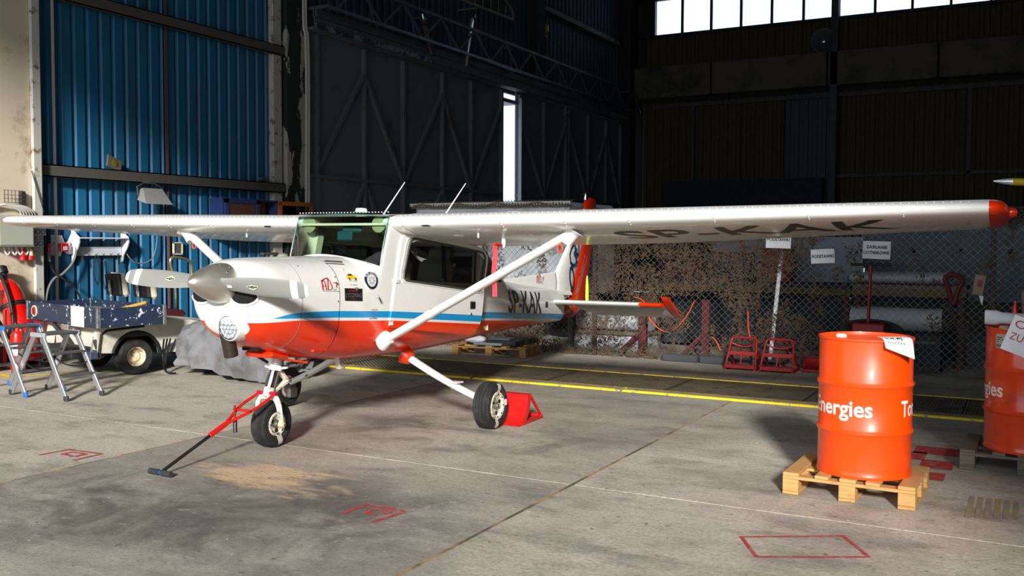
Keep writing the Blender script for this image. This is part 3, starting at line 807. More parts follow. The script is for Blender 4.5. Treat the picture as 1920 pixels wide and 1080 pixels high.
hung_blade('hung_propeller_blade', 'shiny pale propeller blade standing upright behind the catwalk truss', (-11.66, 19.2, 5.72), (-11.66, 19.5, 6.90), 0.24, hung_pale)
hung_blade('hung_propeller_blade', 'dull striped propeller blade standing behind the catwalk truss', (-11.7, 17.8, 5.72), (-11.7, 17.5, 6.45), 0.3, hung_dull, True)
t = thing('hung_wing_frame', 'old ribbed wing frame hung under the roof above the catwalk', 'wing frame', (-11.2, 19.3, 7.0))
MB().bar((0, -1.4, -.03), (0, 1.35, .03), .05, .05).build('spar', hung_dull, t)
MB().tube(catmull([(0, 1.35, .0), (0, 1.3, .22), (0, .9, .42), (0, 0.2, .62), (0, -1.4, .8)], 6), .03, 6).build('edge', hung_dull, t)
for k in range(7):
    y = -1.2 + .36 * k
    MB().bar((0, y, 0), (0, y, .78 - (y + 1.2) * .18 - (.12 if k == 6 else 0)), .02, .03).build('rib', hung_dull, t)
MB().bar((-.75, 0, .05), (0, 0, .05), .04, .04).build('wall_arm', hung_dull, t)
MB().add([(0.0, -1.4, 0.03), (0.0, 1.3, .03), (.0, 1.25, .2), (0, .9, .4), (0, .2, .6), (0, -1.4, .78), ], [(0, 1, 2, 3, 4, 5)]).build('skin', mat('old_fabric', (36, 36, 26), .8), t)
t = thing('hoist_block', 'yellow hoist hook block hanging from the wall beam', 'hoist', (-11.86, 23.75, 7.40))
MB().box((0, 0, .1), (.14, .18, .26), bev=.05).build('block', yellow_metal, t)
MB().tube(arc(lambda a: (0, .07 * cos(a), -.06 + .07 * sin(a)), PI * .5, 2 * PI, 8), .02, 6).build('hook', dull_steel, t)
MB().tube([(0, 0, .2), (0, 0, .60)], .02, 6).build('chain', dull_steel, t)
t = thing('catwalk_light', 'small pale lamp on the catwalk over the first sliding door', 'lamp', (-11.3, 15.25, 6.58))
MB().box((0, 0, 0.02), (.14, .3, .06), bev=.02).build('housing', hung_pale, t)
MB().box((0, 0, -.02), (.1, .22, .03), bev=.008).build('lens', chrome, t)
t = thing('round_lamp', 'round dark industrial lamp on the far wall below the strip window', 'lamp', (-5.6, 29.86, 7.68))
MB().lathe([(.12, .0), (.28, -.12), (.36, -.16), (.37, -.15), (.30, -.02), (.14, .1), (0, .14)], (0, -.0, 0), (0, 1, 0), 28).build('reflector', dull_steel, t)
MB().lathe([(0, -.15), (.34, -.15), (.34, -.145), (0, -.145)], (0, 0, 0), (0, 1, 0), 28).build('lens', pane_glass, t)
MB().lathe([(0, -.1), (.05, -.09), (.06, -.02), (0, 0)], (0, 0, 0), (0, 1, 0), 14).build('bulb', chrome, t)
# ------------------------------------------------------------------ the light aircraft
HEAD, PITCH = 4.73241, 0.060
A0 = Vector((-5.2438, 7.0550, 0.0))          # ground point under the main wheels
AM = Matrix.Translation(A0) @ Matrix.Rotation(HEAD, 4, 'Z') @ Matrix.Rotation(-PITCH, 4, 'Y')
plane = thing('light_aircraft', 'white high-wing light aircraft with red belly and blue stripe parked in the hangar', 'aircraft', matrix=AM)
def V(s, y, z): return Vector((1.19 - s, y, z))       # s runs aft from the firewall, y to port, z up
def aw(s, y, z): return AM @ V(s, y, z)
def interp(tab, s, k):
    xs_ = [r[0] for r in tab]
    if s <= xs_[0]: return tab[0][k]
    if s >= xs_[-1]: return tab[-1][k]
    n = len(tab)
    for i in range(n - 1):
        if xs_[i] <= s <= xs_[i + 1]: break
    def slope(j):
        if j == 0: return (tab[1][k] - tab[0][k]) / (xs_[1] - xs_[0])
        if j == n - 1: return (tab[-1][k] - tab[-2][k]) / (xs_[-1] - xs_[-2])
        d0 = (tab[j][k] - tab[j - 1][k]) / (xs_[j] - xs_[j - 1]); d1 = (tab[j + 1][k] - tab[j][k]) / (xs_[j + 1] - xs_[j])
        return 0 if d0 * d1 <= 0 else 2 * d0 * d1 / (d0 + d1)
    h = xs_[i + 1] - xs_[i]; t = (s - xs_[i]) / h; m0, m1 = slope(i) * h, slope(i + 1) * h
    a, b = tab[i][k], tab[i + 1][k]
    return (2 * t**3 - 3 * t**2 + 1) * a + (t**3 - 2 * t**2 + t) * m0 + (-2 * t**3 + 3 * t**2) * b + (t**3 - t**2) * m1
#      s     zb    w     zm    nb   ye    ze    nu
FT = [(-.80, .965, .21, 1.13, 2.0, 0.0, 1.285, 2.0), (-.79, .92, .275, 1.125, 2.2, 0, 1.32, 2.1), (-.76, .865, .33, 1.115, 2.3, 0, 1.35, 2.3),
      (-.70, .80, .375, 1.10, 2.4, 0, 1.372, 2.4), (-.60, .745, .405, 1.09, 2.5, 0, 1.388, 2.5), (-.45, .695, .425, 1.07, 2.6, 0, 1.40, 2.6),
      (-.2, .64, .445, 1.06, 2.7, 0, 1.417, 2.7), (0, .61, .46, 1.05, 2.8, 0, 1.43, 2.8), (.31, .585, .485, 1.05, 3.0, 0, 1.452, 3.0)]
FC = [(.31, .585, .485, 1.05, 3.0), (.6, .585, .502, 1.05, 3.1), (1.2, .60, .508, 1.05, 3.0), (2.2, .665, .475, 1.03, 2.7), (2.7, .705, .41, 1.04, 2.6),
      (3.2, .745, .34, 1.05, 2.5), (4.0, .795, .235, 1.06, 2.4), (5.15, .85, .085, 1.05, 2.2)]
def upper_end(s):
    if s <= .31: return 0.0, interp(FT, s, 6), interp(FT, s, 7)
    if s <= .49:
        q = (s - .31) / .18; return .485 * math.sqrt(q), 1.452 - .087 * q, lerp(3.0, 5.0, q)
    if s <= .61: return .486, lerp(1.365, 1.80, (s - .49) / .12), 6.0
    if s <= 2.2: return lerp(.486, .45, (s - .61) / 1.59), lerp(1.80, 1.76, (s - .61) / 1.59), 6.0
    if s <= 3.2:
        q = (s - 2.2) / 1.0; return lerp(.45, 0.0, q ** 1.3), lerp(1.76, 1.335, min(1, q ** .75)), lerp(6, 2.6, q)
    return 0.0, lerp(1.335, 1.25, (s - 3.2) / 1.95), 2.4
def low(s):
    T = FT if s <= .31 else FC
    return [interp(T, s, k) for k in (1, 2, 3, 4)]
def section(s, f):
    """half section point; f 0..1 bottom centre -> widest, 1..2 widest -> upper end"""
    zb, w, zm, nb = low(s)
    if f <= 1:
        a = f * PI / 2
        return w * sin(a) ** (2 / nb), zm - (zm - zb) * cos(a) ** (2 / nb)
    ye, ze, nu = upper_end(s); a = (f - 1) * PI / 2
    return ye + (w - ye) * max(0, cos(a)) ** (2 / nu), zm + (ze - zm) * sin(a) ** (2 / nu)
def side_y(s, z):
    zb, w, zm, nb = low(s)
    if z <= zm: return w * max(0, 1 - ((zm - z) / (zm - zb)) ** nb) ** (1 / nb)
    ye, ze, nu = upper_end(s); q = min(1, (z - zm) / (ze - zm))
    return ye + (w - ye) * max(0, 1 - q ** nu) ** (1 / nu)
BT = [(-.80, .93), (-.66, .945), (-.55, .975), (-.40, .992), (0, 1.004), (1.0, 1.002), (2.28, .991), (5.2, .942)]
BB = [(-.80, .99), (-.66, .945), (-.40, .947), (0, .952), (1.0, .945), (2.28, .928), (5.2, .874)]
RT = [(-.80, .905), (-.62, .918), (-.40, .932), (0, .928), (1.0, .922), (2.28, .906), (5.2, .842)]
def fields(s, y, z):
    e = math.sqrt((y / .215) ** 2 + ((z - .885) / .090) ** 2 + (max(0, s + .55) / .12) ** 2) - 1     # white surround of the chin light
    return interp(BT, s, 1) - z, z - interp(BB, s, 1), interp(RT, s, 1) - z, e
def painted(o, inv=lambda c: (1.19 - c.x, c.y, c.z)):
    me = o.data; vals = [fields(*inv(v.co)) for v in me.vertices]
    for k, nm in enumerate(('blue_top', 'blue_bottom', 'red_line', 'chin_oval')):
        me.attributes.new(nm, 'FLOAT', 'POINT').data.foreach_set('value', [q[k] for q in vals])
DOOR = [(.615, .865), (1.98, .80), (2.07, .84), (2.12, .93), (2.21, 1.56), (2.17, 1.63), (2.10, 1.655), (.86, 1.70), (.79, 1.675), (.745, 1.60)]
WIN = [(.83, 1.27), (2.02, 1.225), (2.09, 1.25), (2.11, 1.32), (2.155, 1.54), (2.145, 1.585), (2.09, 1.61), (.93, 1.645), (.875, 1.63), (.85, 1.58), (.785, 1.33), (.79, 1.285)]
def in_window(s, z): return (.80 < s < 2.12 and 1.24 < z < 1.62) or (2.24 < s < 2.86 and 1.30 < z < upper_end(s)[1] - .03)
def fuselage_mesh(stations, name, skip_window, mats=livery_mat, parent=plane, cap=None):
    nf = 40; m = MB(); full = list(range(-nf, nf + 1))
    pts = []
    for s in stations:
        dense = [section(s, 2 * (1 - cos(PI * k / 120)) / 2) for k in range(61)] if False else [section(s, k / 90) for k in range(181)]
        acc = [0]
        for a, b in zip(dense, dense[1:]): acc.append(acc[-1] + math.hypot(b[0] - a[0], b[1] - a[1]))
        half = []; i = 0
        for k in range(nf + 1):
            d = acc[-1] * k / nf
            while i < 179 and acc[i + 1] < d: i += 1
            t = (d - acc[i]) / max(1e-9, acc[i + 1] - acc[i]); half.append((lerp(dense[i][0], dense[i + 1][0], t), lerp(dense[i][1], dense[i + 1][1], t)))
        pts.append([(s, half[abs(k)][0] * (1 if k >= 0 else -1), half[abs(k)][1]) for k in full])
    nv = len(full)
    def skip(i, j):
        if not skip_window: return False
        s = (pts[i][j][0] + pts[i + 1][j][0]) / 2; z = (pts[i][j][2] + pts[i][j + 1][2]) / 2
        return in_window(s, z)
    m.grid(lambda i, j: V(*pts[i][j]), len(stations), nv, skip=skip)
    if cap is not None: m.f.append(tuple(range(nv))[::-1] if cap == 0 else tuple((len(stations) - 1) * nv + k for k in range(nv))); m.mi.append(0)
    o = m.build(name, mats, parent, 50); painted(o); return o
def lins(a, b, n): return [a + (b - a) * i / n for i in range(n + 1)]
cowl = fuselage_mesh([-.80, -.795, -.785, -.77, -.75, -.73, -.70, -.66] + lins(-.6, -.004, 16), 'engine_cowling', False, cap=0)
body = fuselage_mesh(lins(0.002, .30, 8) + lins(.3101, .49, 14) + lins(.50, .61, 6) + lins(.64, 2.2, 40) + lins(2.25, 5.15, 44), 'fuselage', True, cap=1)
# panel seam and fastener dots on the cowl
m = MB()
for s, z in ((-.42, 1.10), (-.02, 1.27), (-.02, 1.08), (-.02, 1.21), (-.35, 1.34), (-.1, .90), (-.02, .84), (-.05, .80), (-.25, .885), (.0, .74), (-.42, .96)):
    y = side_y(s, z); m.lathe([(.007, -.002), (.007, .002), (0, .003)], V(s, y, z), V(-9, .2, 0).cross(Vector((0, 0, 1))) * -1, 10)
m.build('fastener', dull_steel, plane)['kind'] = 'stuff'
m = MB(); pts = [V(s, side_y(s, z) + .001, z) for s, z in [(-.42 + .02 * k, .955 - .0052 * k * 1.0) for k in range(21)]]
m.tube(pts, .0022, 4)
m.tube([V(-.415, side_y(-.415, z) + .0012, z) for z in [.72 + .026 * k for k in range(26)]], .002, 4)
m.build('panel_seam', mat('seam_grey', (120, 116, 110), .7), plane)
# rear deck / back window between the cabin sides
m = MB(); st = lins(2.2, 3.2, 14)
def deck(i, j):
    ye, ze, _ = upper_end(st[i]); f = j / 8 * 2 - 1
    return V(st[i], ye * f, ze + .05 * (1 - f * f) * (1 - i / 14))
m.grid(deck, 15, 9); m.build('rear_window', side_glass, plane)
for sg in (1, -1):
    m = MB(); sq = lins(2.20, 2.90, 14)
    m.grid(lambda i, j: V(sq[i], sg * (side_y(sq[i], lerp(1.27, upper_end(sq[i])[1] - .01, j / 8)) - .004), lerp(1.27, upper_end(sq[i])[1] - .01, j / 8)), 15, 9)
    m.build('quarter_window', side_glass, plane)
# windshield: ruled between the cowl deck curve and the wing's leading edge
def ws(i, j):
    f = j / 24 * 2 - 1; u = i / 10
    b = Vector((.31 + .18 * f * f, .485 * f, 1.452 - .087 * f * f)); tp = Vector((.545 + .06 * f * f, .483 * f, 1.815 - .012 * f * f))
    p = b.lerp(tp, u); p.x -= .03 * sin(PI * u) * (1 - .6 * f * f)
    return V(p.x, p.y, p.z)
wsm = MB().grid(ws, 11, 25).build('windshield', wind_glass, plane, 60)
m = MB(); m.tube([ws(0, j) + Vector((.004, 0, .003)) for j in range(25)], .010, 6); m.build('windshield_base_trim', white_paint, plane)
for sg in (0, 24):
    MB().tube([ws(i, sg) for i in range(11)], .006, 6).build('windshield_side_trim', green_seal, plane)
MB().tube([ws(10, j) for j in range(25)], .006, 6).build('windshield_top_trim', green_seal, plane)

# doors: proud panels with a rounded window opening; the port one stands ajar
def resample(P, n):
    P = [Vector((a, b)) for a, b in P]; Q = P + [P[0]]
    L = [0]
    for a, b in zip(Q, Q[1:]): L.append(L[-1] + (b - a).length)
    out = []
    for k in range(n):
        d = L[-1] * k / n; i = max(j for j in range(len(P)) if L[j] <= d)
        out.append(Q[i].lerp(Q[i + 1], (d - L[i]) / (L[i + 1] - L[i])))
    return out
def align_ring(A, B):
    ca = sum(A, Vector((0, 0))) / len(A); cb = sum(B, Vector((0, 0))) / len(B)
    angA = [math.atan2((p - ca).y, (p - ca).x / 2) for p in A]
    out = []
    for a in angA:
        best = min(B, key=lambda p: abs((math.atan2((p - cb).y, (p - cb).x / 2) - a + PI) % (2 * PI) - PI)); out.append(best)
    return out
def make_door(sg, ajar, sag):
    d = empty('door', plane)
    hinge = Vector((.62, 0))
    def P(s, z, off):
        y = side_y(s, z) + off + max(0, s - .62) * math.tan(ajar)
        return V(s, sg * y, z - sag * (s - .62))
    outer = resample(DOOR, 96); fine = resample(WIN, 480); inner = align_ring(outer, fine)
    m = MB(); n = 96; K = 7
    rows = []
    for k in range(K + 1):
        f = k / K; rows.append([outer[i].lerp(inner[i], f) for i in range(n)])
    for off, nm in ((.012, 0),):
        vs = [P(p.x, p.y, off) for r in rows for p in r] + [P(p.x, p.y, -.02) for p in rows[0]] + [P(p.x, p.y, -.02) for p in rows[-1]]
        fs = [(k * n + i, k * n + (i + 1) % n, (k + 1) * n + (i + 1) % n, (k + 1) * n + i) for k in range(K) for i in range(n)]
        b0 = (K + 1) * n; b1 = b0 + n
        fs += [(b0 + i, b0 + (i + 1) % n, (i + 1) % n, i) for i in range(n)]
        fs += [(K * n + i, K * n + (i + 1) % n, b1 + (i + 1) % n, b1 + i) for i in range(n)]
        m.add(vs, fs)
    o = m.build('door_panel', livery_mat, d, 40)
    painted(o, lambda c: (1.19 - c.x, c.y, c.z + sag * (1.19 - c.x - .62)))
    ring = MB(); ring.tube([P(p.x, p.y, .014) for p in resample(WIN, 60)] + [P(WIN[0][0], WIN[0][1], .014)], .011, 6, caps=False)
    ring.build('window_seal', black if sg < 0 else mat('seal_grey', (70, 68, 64), .6), d)
    ring = MB(); W2 = [(Vector(p) - Vector((1.45, 1.43))) * 1.07 + Vector((1.45, 1.43)) for p in WIN]
    ring.tube([P(p.x, p.y, .012) for p in resample([tuple(q) for q in W2], 60)] + [P(W2[0][0], W2[0][1], .012)], .008, 6, caps=False)
    ring.build('window_frame', white_paint, d)
    g = MB(); w = resample(WIN, 60); g.add([P(p.x, p.y, .004) for p in w], [tuple(range(60))]); g.build('door_window', side_glass, d)
    h = MB(); h.box(P(1.93, 1.09, .016), (.09, .012, .07), bev=.004); h.build('door_handle', black, d)
    h = MB(); h.lathe([(.012, 0), (.012, .01), (0, .012)], P(1.90, 1.005, .012), (0, sg, 0), 12); h.build('door_lock', chrome, d)
    for s, z in ((.70, 1.26), (.635, .90)):
        MB().box(P(s, z, .014), (.06, .014, .035), bev=.004).build('hinge', white_paint, d)
    return d
make_door(1, .045, .022)
make_door(-1, 0.0, 0.0)

# cabin interior
def side_panel(sg):
    m = MB(); st_ = lins(.62, 2.3, 24); zs = lins(.80, 1.74, 14)
    m.grid(lambda i, j: V(st_[i], sg * (min(side_y(st_[i], zs[j]), .5) - .03), zs[j]), 25, 15, skip=lambda i, j: in_window((st_[i] + st_[i + 1]) / 2, (zs[j] + zs[j + 1]) / 2))
    m.build('cabin_side_liner', liner, plane)
side_panel(1); side_panel(-1)
MB().box(V(1.4, 0, 1.735), (1.64, .90, .02)).build('headliner', liner, plane)
m = MB(); m.grid(lambda i, j: V(2.55 - .2 * (i / 8) ** 2, .40 * (j / 8 - .5) * 2, lerp(.8, 1.26, i / 8)), 9, 9); m.build('rear_bulkhead', liner, plane)
for sg in (1, -1):      # door posts seen through the windshield, each with a round fresh-air vent above
    MB().bar(V(.72, sg * .43, 1.34), V(.80, sg * .42, 1.75), .10, .12, bev=.02).build('door_post', liner, plane)
    v = MB().lathe([(.0, .03), (.035, .03), (.045, .05), (.062, .045), (.07, -.05), (0, -.06)], V(.66, sg * .37, 1.735), V(1.19 + 1, 0, -.0), 24); v.build('fresh_air_vent', mat('vent_olive', (150, 152, 112), .6), plane)
    MB().lathe([(0, .034), (.036, .034), (.036, .04), (0, .04)], V(.66, sg * .37, 1.735), V(.19, 0, 0), 20).build('vent_hole', hole_shade, plane)
m = MB(); m.grid(lambda i, j: V(lerp(.42, .92, i / 6), .455 * (j / 10 * 2 - 1), 1.385 - .02 * (j / 5 - 1) ** 2 + .03 * sin(PI * i / 6)), 7, 11)
m.build('glare_shield', black, plane)
MB().box(V(.92, 0, 1.26), (.04, .90, .28)).build('instrument_panel', black, plane)
MB().tube(arc(lambda a: V(.99, -.2 + .15 * cos(a), 1.22 + .11 * sin(a)), -PI * .15, PI * 1.15, 14), .013, 7).build('control_yoke', black, plane)
MB().tube(arc(lambda a: V(.99, .2 + .15 * cos(a), 1.22 + .11 * sin(a)), -PI * .15, PI * 1.15, 14), .013, 7).build('control_yoke', black, plane)
for y in (-.23, .23):
    st_ = empty('seat', plane)
    MB().box(V(1.45, y, .95), (.46, .40, .14), bev=.05).build('cushion', seat_cloth, st_)
    MB().box(V(1.74, y, 1.24), (.12, .38, .50), RY(-.2), bev=.05).build('backrest', seat_cloth, st_)
    MB().box(V(1.83, y, 1.54), (.08, .24, .14), RY(-.2), bev=.035).build('headrest', seat_cloth, st_)
MB().box(V(.66, .06, 1.70), (.03, .20, .06), bev=.012).build('sun_visor', mat('visor_green', (40, 80, 76), .4), plane)
MB().box(V(.64, .0, 1.64), (.03, .16, .09), bev=.012).build('mirror', mat('mirror_teal', (30, 70, 78), .3), plane)
# shoulder belt behind the port window
MB().bar(V(1.62, .40, 1.62), V(1.75, .36, 1.1), .04, .006).build('seat_belt', mat('belt_dark', (44, 42, 40), .9), plane)

# roundel, emblem and placards on the port side of nose and tail
def on_side(s0, z0, sx=1.0, off=.003):
    return lambda x, y: V(s0 + x * sx, side_y(s0 + x * sx, z0 + y) + off, z0 + y)
def azl(fn, k, parent):
    red = MB(); blk = MB()
    S = lambda pts, w, mm: stroke(mm, [(a * k, b * k) for a, b in pts], w * k, fn)
    S([(.02, 0), (.02, .62)], .075, red); S([(.02, .62), (.17, .66), (.2, .5), (.2, 0)], .06, red); S([(.02, .28), (.2, .28)], .035, blk)
    S([(.0, .66), (.33, .86)], .05, blk); S([(.33, .86), (.40, .84), (.30, .0)], .065, red); S([(.30, .02), (.46, .02)], .04, red)
    S([(.46, .02), (.54, .1), (.56, .3)], .03, blk); S([(.40, .90), (.50, .60), (.57, .16)], .06, red)
    S([(.57, .16), (.64, .02), (.74, .0), (.80, .10)], .022, blk)
    S([(.70, .56), (1.0, .48)], .06, red); S([(.87, .62), (.83, .25)], .035, blk); S([(.78, .24), (.88, .20)], .03, red)
    red.build('emblem_red_strokes', decal_red, parent)['kind'] = 'stuff'; blk.build('emblem_black_strokes', decal_black, parent)['kind'] = 'stuff'
    t_ = MB(); letter(t_, 'AEROKLUB ZIEMI LUBUSKIEJ', .065 * k, lambda x, y: fn(x + .0 * k, y - .12 * k), width=.95 * k); t_.build('emblem_caption', decal_black, parent)
e = empty('club_emblem', plane); azl(on_side(-.195, 1.168, 1.85), .105, e)
e = empty('club_emblem', plane)
def on_fin(x, y): return V(4.42 + x * 1.9, .034, 1.335 + y)
azl(on_fin, .11, e)
e = empty('round_badge', plane); f = on_side(.38, 1.255)
m = MB(); disc2(m, (0, 0), .072, f, n=28, r0=.052); m.build('badge_ring', decal_navy, e)
m = MB(); disc2(m, (0, 0), .052, on_side(.38, 1.255, off=.0015)); m.build('badge_face', mat('badge_face', (214, 214, 216), .5), e)
m = MB()
for k in range(8): a = 2 * PI * k / 8; stroke(m, [(.012 * cos(a), .012 * sin(a)), (.044 * cos(a), .044 * sin(a))], .005, f)
disc2(m, (0, 0), .03, f, r0=.026); m.build('badge_drawing', decal_grey, e)
m = MB(); fb_ = on_side(.38, 1.255, off=.003)
for k, ch in enumerate('KLUB LOTNICZY'):
    if ch == ' ': continue
    a = 2.6 - k * .17; vs, fs = text2d(ch, .014)
    m.add([fb_((.056 + y) * cos(a) + (x - .005) * sin(a), (.056 + y) * sin(a) - (x - .005) * cos(a)) for x, y in vs], fs)
m.build('badge_lettering', paper, e)
e = empty('yellow_car_sticker', plane); f = on_side(.17, 1.275)
m = MB(); m.add([f(x, y) for x, y in ((-.06, -.014), (-.058, .012), (-.03, .028), (.0, .03), (.03, .012), (.055, .004), (.058, -.014))], [tuple(range(7))]); m.add([f(x, y) for x, y in ((-.06, .055), (-.045, .072), (-.045, .05))], [(0, 1, 2)]); m.build('car_shape', decal_yellow, e)
m = MB(); f2 = on_side(.17, 1.275, off=.003); m.add([f2(x, y) for x, y in ((-.052, .012), (-.028, .024), (-.004, .026), (.018, .012))], [(0, 1, 2, 3)]); disc2(m, (-.035, -.014), .010, f2); disc2(m, (.035, -.014), .010, f2); m.build('car_details', decal_black, e)
m = MB(); letter(m, 'AUTO SERWIS', .010, lambda x, y: f(x - .05, y - .035), width=.1); letter(m, 'LUBIN', .010, lambda x, y: f(x - .04, y - .065), width=.08)
m.add([f(x, y) for x, y in ((.0, -.08), (.05, -.08), (.025, -.105))], [(0, 1, 2)]); m.build('sticker_caption', decal_grey, e)
e = empty('engine_placard', plane); f = on_side(.055, 1.085)
m = MB(); rect2(m, 0, 0, .21, .10, f); m.build('placard_plate', decal_black, e)
f2 = on_side(.055, 1.085, off=.0035)
m = MB(); letter(m, 'POWERED BY', .013, lambda x, y: f2(x + .05, y + .075), width=.11); letter(m, 'ENGINE', .009, lambda x, y: f2(x + .07, y + .008), width=.05); m.build('placard_red_text', decal_red, e)
m = MB(); letter(m, 'LYCOMING', .036, lambda x, y: f2(x + .012, y + .028), width=.186); m.build('placard_grey_text', mat('placard_grey', (96, 98, 104), .4), e)
m = MB(); f = on_side(.36, 1.035); letter(m, 'STATIC AIR', .011, lambda x, y: f(x + .02, y - .025), width=.08); letter(m, 'KEEP CLEAR', .011, lambda x, y: f(x - .0, y - .098), width=.1); m.build('static_port_text', decal_black, plane)['kind'] = 'stuff'
m = MB(); f = on_side(.42, .975); disc2(m, (0, 0), .03, f, r0=.026, n=24); m.build('static_port_ring', mat('ring_pink', (150, 90, 130), .5), plane)
# registration on the rear fuselage
m = MB()
def reg(x, y):
    s = 3.07 + x; z = 0.985 + y - .018 * x
    return V(s, side_y(s, z) + .003, z)
letter(m, 'SP-KAK', .245, reg, bold=.018, width=1.17, slices=.06); m.build('registration_lettering', decal_black, plane)
m = MB(); f = on_side(4.36, 1.03); rect2(m, 0, 0, .1, .07, f); m.build('side_plate', decal_black, plane)
# small scoop and step handles
MB().bar(V(-.05, .33, 1.395), V(.13, .37, 1.395), .012, .014, bev=.003).build('deck_handle', dull_steel, plane)
m = MB(); m.box(V(-.18, .415, .70), (.18, .03, .02), RZ(.05), bev=.004); m.build('side_scoop', red_paint, plane)
MB().tube([V(.43, .505, 1.13), V(.43, .525, 1.12), V(.45, .525, 1.09)], .008, 6).build('drain_pipe', chrome, plane)

# chin light in a white surround
e = empty('landing_light', plane)
LC = V(-.770, .05, .868); LD = (V(-1.7, .0, .868 - .12) - V(-.735, 0, .868)).normalized()
MB().lathe([(.118, -.14), (.106, -.02), (.098, .006), (.090, .008), (.088, .0), (0, -.02)], LC, LD, 30).build('housing', white_paint, e)
MB().lathe([(.089, -.005), (.089, .018), (.084, .020), (.082, .004), (0, .002)], LC, LD, 30).build('bezel', chrome, e)
m = MB(); ux = LD.cross(Vector((0, 0, 1))).normalized(); uy = ux.cross(LD)
for r, n in ((0, 1), (.034, 6), (.066, 12)):
    for k in range(n):
        a = 2 * PI * k / max(n, 1); m.lathe([(.0165, 0), (.015, .009), (.008, .013), (0, .0135)], LC + LD * .004 + ux * r * cos(a) + uy * r * sin(a), LD, 10)
m.build('led_lens', mat('led_clear', (216, 220, 226), .12, .4, coat=1.0), e)
# cooling inlets either side of the spinner
for sg in (1, -1):
    e = empty('cooling_inlet', plane)
    def front(y, z):
        s = -.80
        while s < -.45 and (side_y(s, z) if low(s)[0] < z < upper_end(s)[1] else 0) < abs(y): s += .004
        return s
    def inl(r, a, o):
        y, z = sg * (.205 + .115 * r * cos(a)), 1.10 + .062 * r * sin(a)
        return V(front(y, z) - o, y, z)
    MB().tube([inl(1, a, .004) for a in lins(0, 2 * PI, 32)], .011, 8, caps=False).build('inlet_lip', white_paint, e)
    MB().grid(lambda i, j: inl(i / 6 + .001, 2 * PI * j / 32, .010), 7, 32, closed_v=True).build('inlet_shade_skin', hole_shade, e)  # black skin over the closed cowl stands for a shaded hole
ex = MB().lathe([(.050, 0), (.053, 0), (.053, .20), (.046, .20), (.046, .02), (0, .02)], V(-.655, -.03, .65), Vector((.30, .0, .94)), 22)
ex.build('exhaust_stack', mat('exhaust_brown', (86, 76, 68), .45, .8, dirt=(50, 40, 34), amt=.7), plane)
# chin scoop behind the light and the nose-gear fairing lip
MB().box(V(-.30, .0, .645), (.22, .28, .05), RY(-.12), bev=.02).build('cowl_outlet', red_paint, plane)
MB().box(V(-.44, .0, .70), (.10, .16, .03)).build('outlet_opening', hole_shade, plane)
MB().bar(V(-.20, .06, .612), V(.02, .10, .578), .12, .018, bev=.006).build('outlet_flap', mat('flap_orange', (236, 70, 10), .35, coat=.3), plane)
MB().bar(V(.42, .12, .60), V(.46, .12, .50), .05, .012, bev=.004).build('belly_antenna', white_paint, plane)
# skirt where the gear leg leaves the belly
# spinner and propeller
sp = MB().lathe([(0, 0), (.012, .004), (.045, .035), (.085, .10), (.118, .175), (.138, .24), (.148, .29), (.150, .335), (.10, .34), (0, .34)], V(-1.134, 0, 1.192), Vector((-1, 0, 0)), 44).build('spinner', spinner_metal, plane)
m = MB()
for a in lins(0, 2 * PI, 10)[:-1]: m.lathe([(.007, 0), (.006, .004), (0, .005)], V(-.875, .1405 * cos(a), 1.192 + .1405 * sin(a)), Vector((.2, cos(a), sin(a))), 8)
for a in lins(0, 2 * PI, 10)[:-1]: m.lathe([(.005, 0), (.004, .003), (0, .004)], V(-.83, .149 * cos(a + .3), 1.192 + .149 * sin(a + .3)), Vector((.1, cos(a), sin(a))), 8)
m.build('spinner_screw', chrome, plane)['kind'] = 'stuff'
pr = empty('propeller', plane); pr.location = V(-.905, 0, 1.192); pr.rotation_euler = (-.033 - .005, 0, 0)
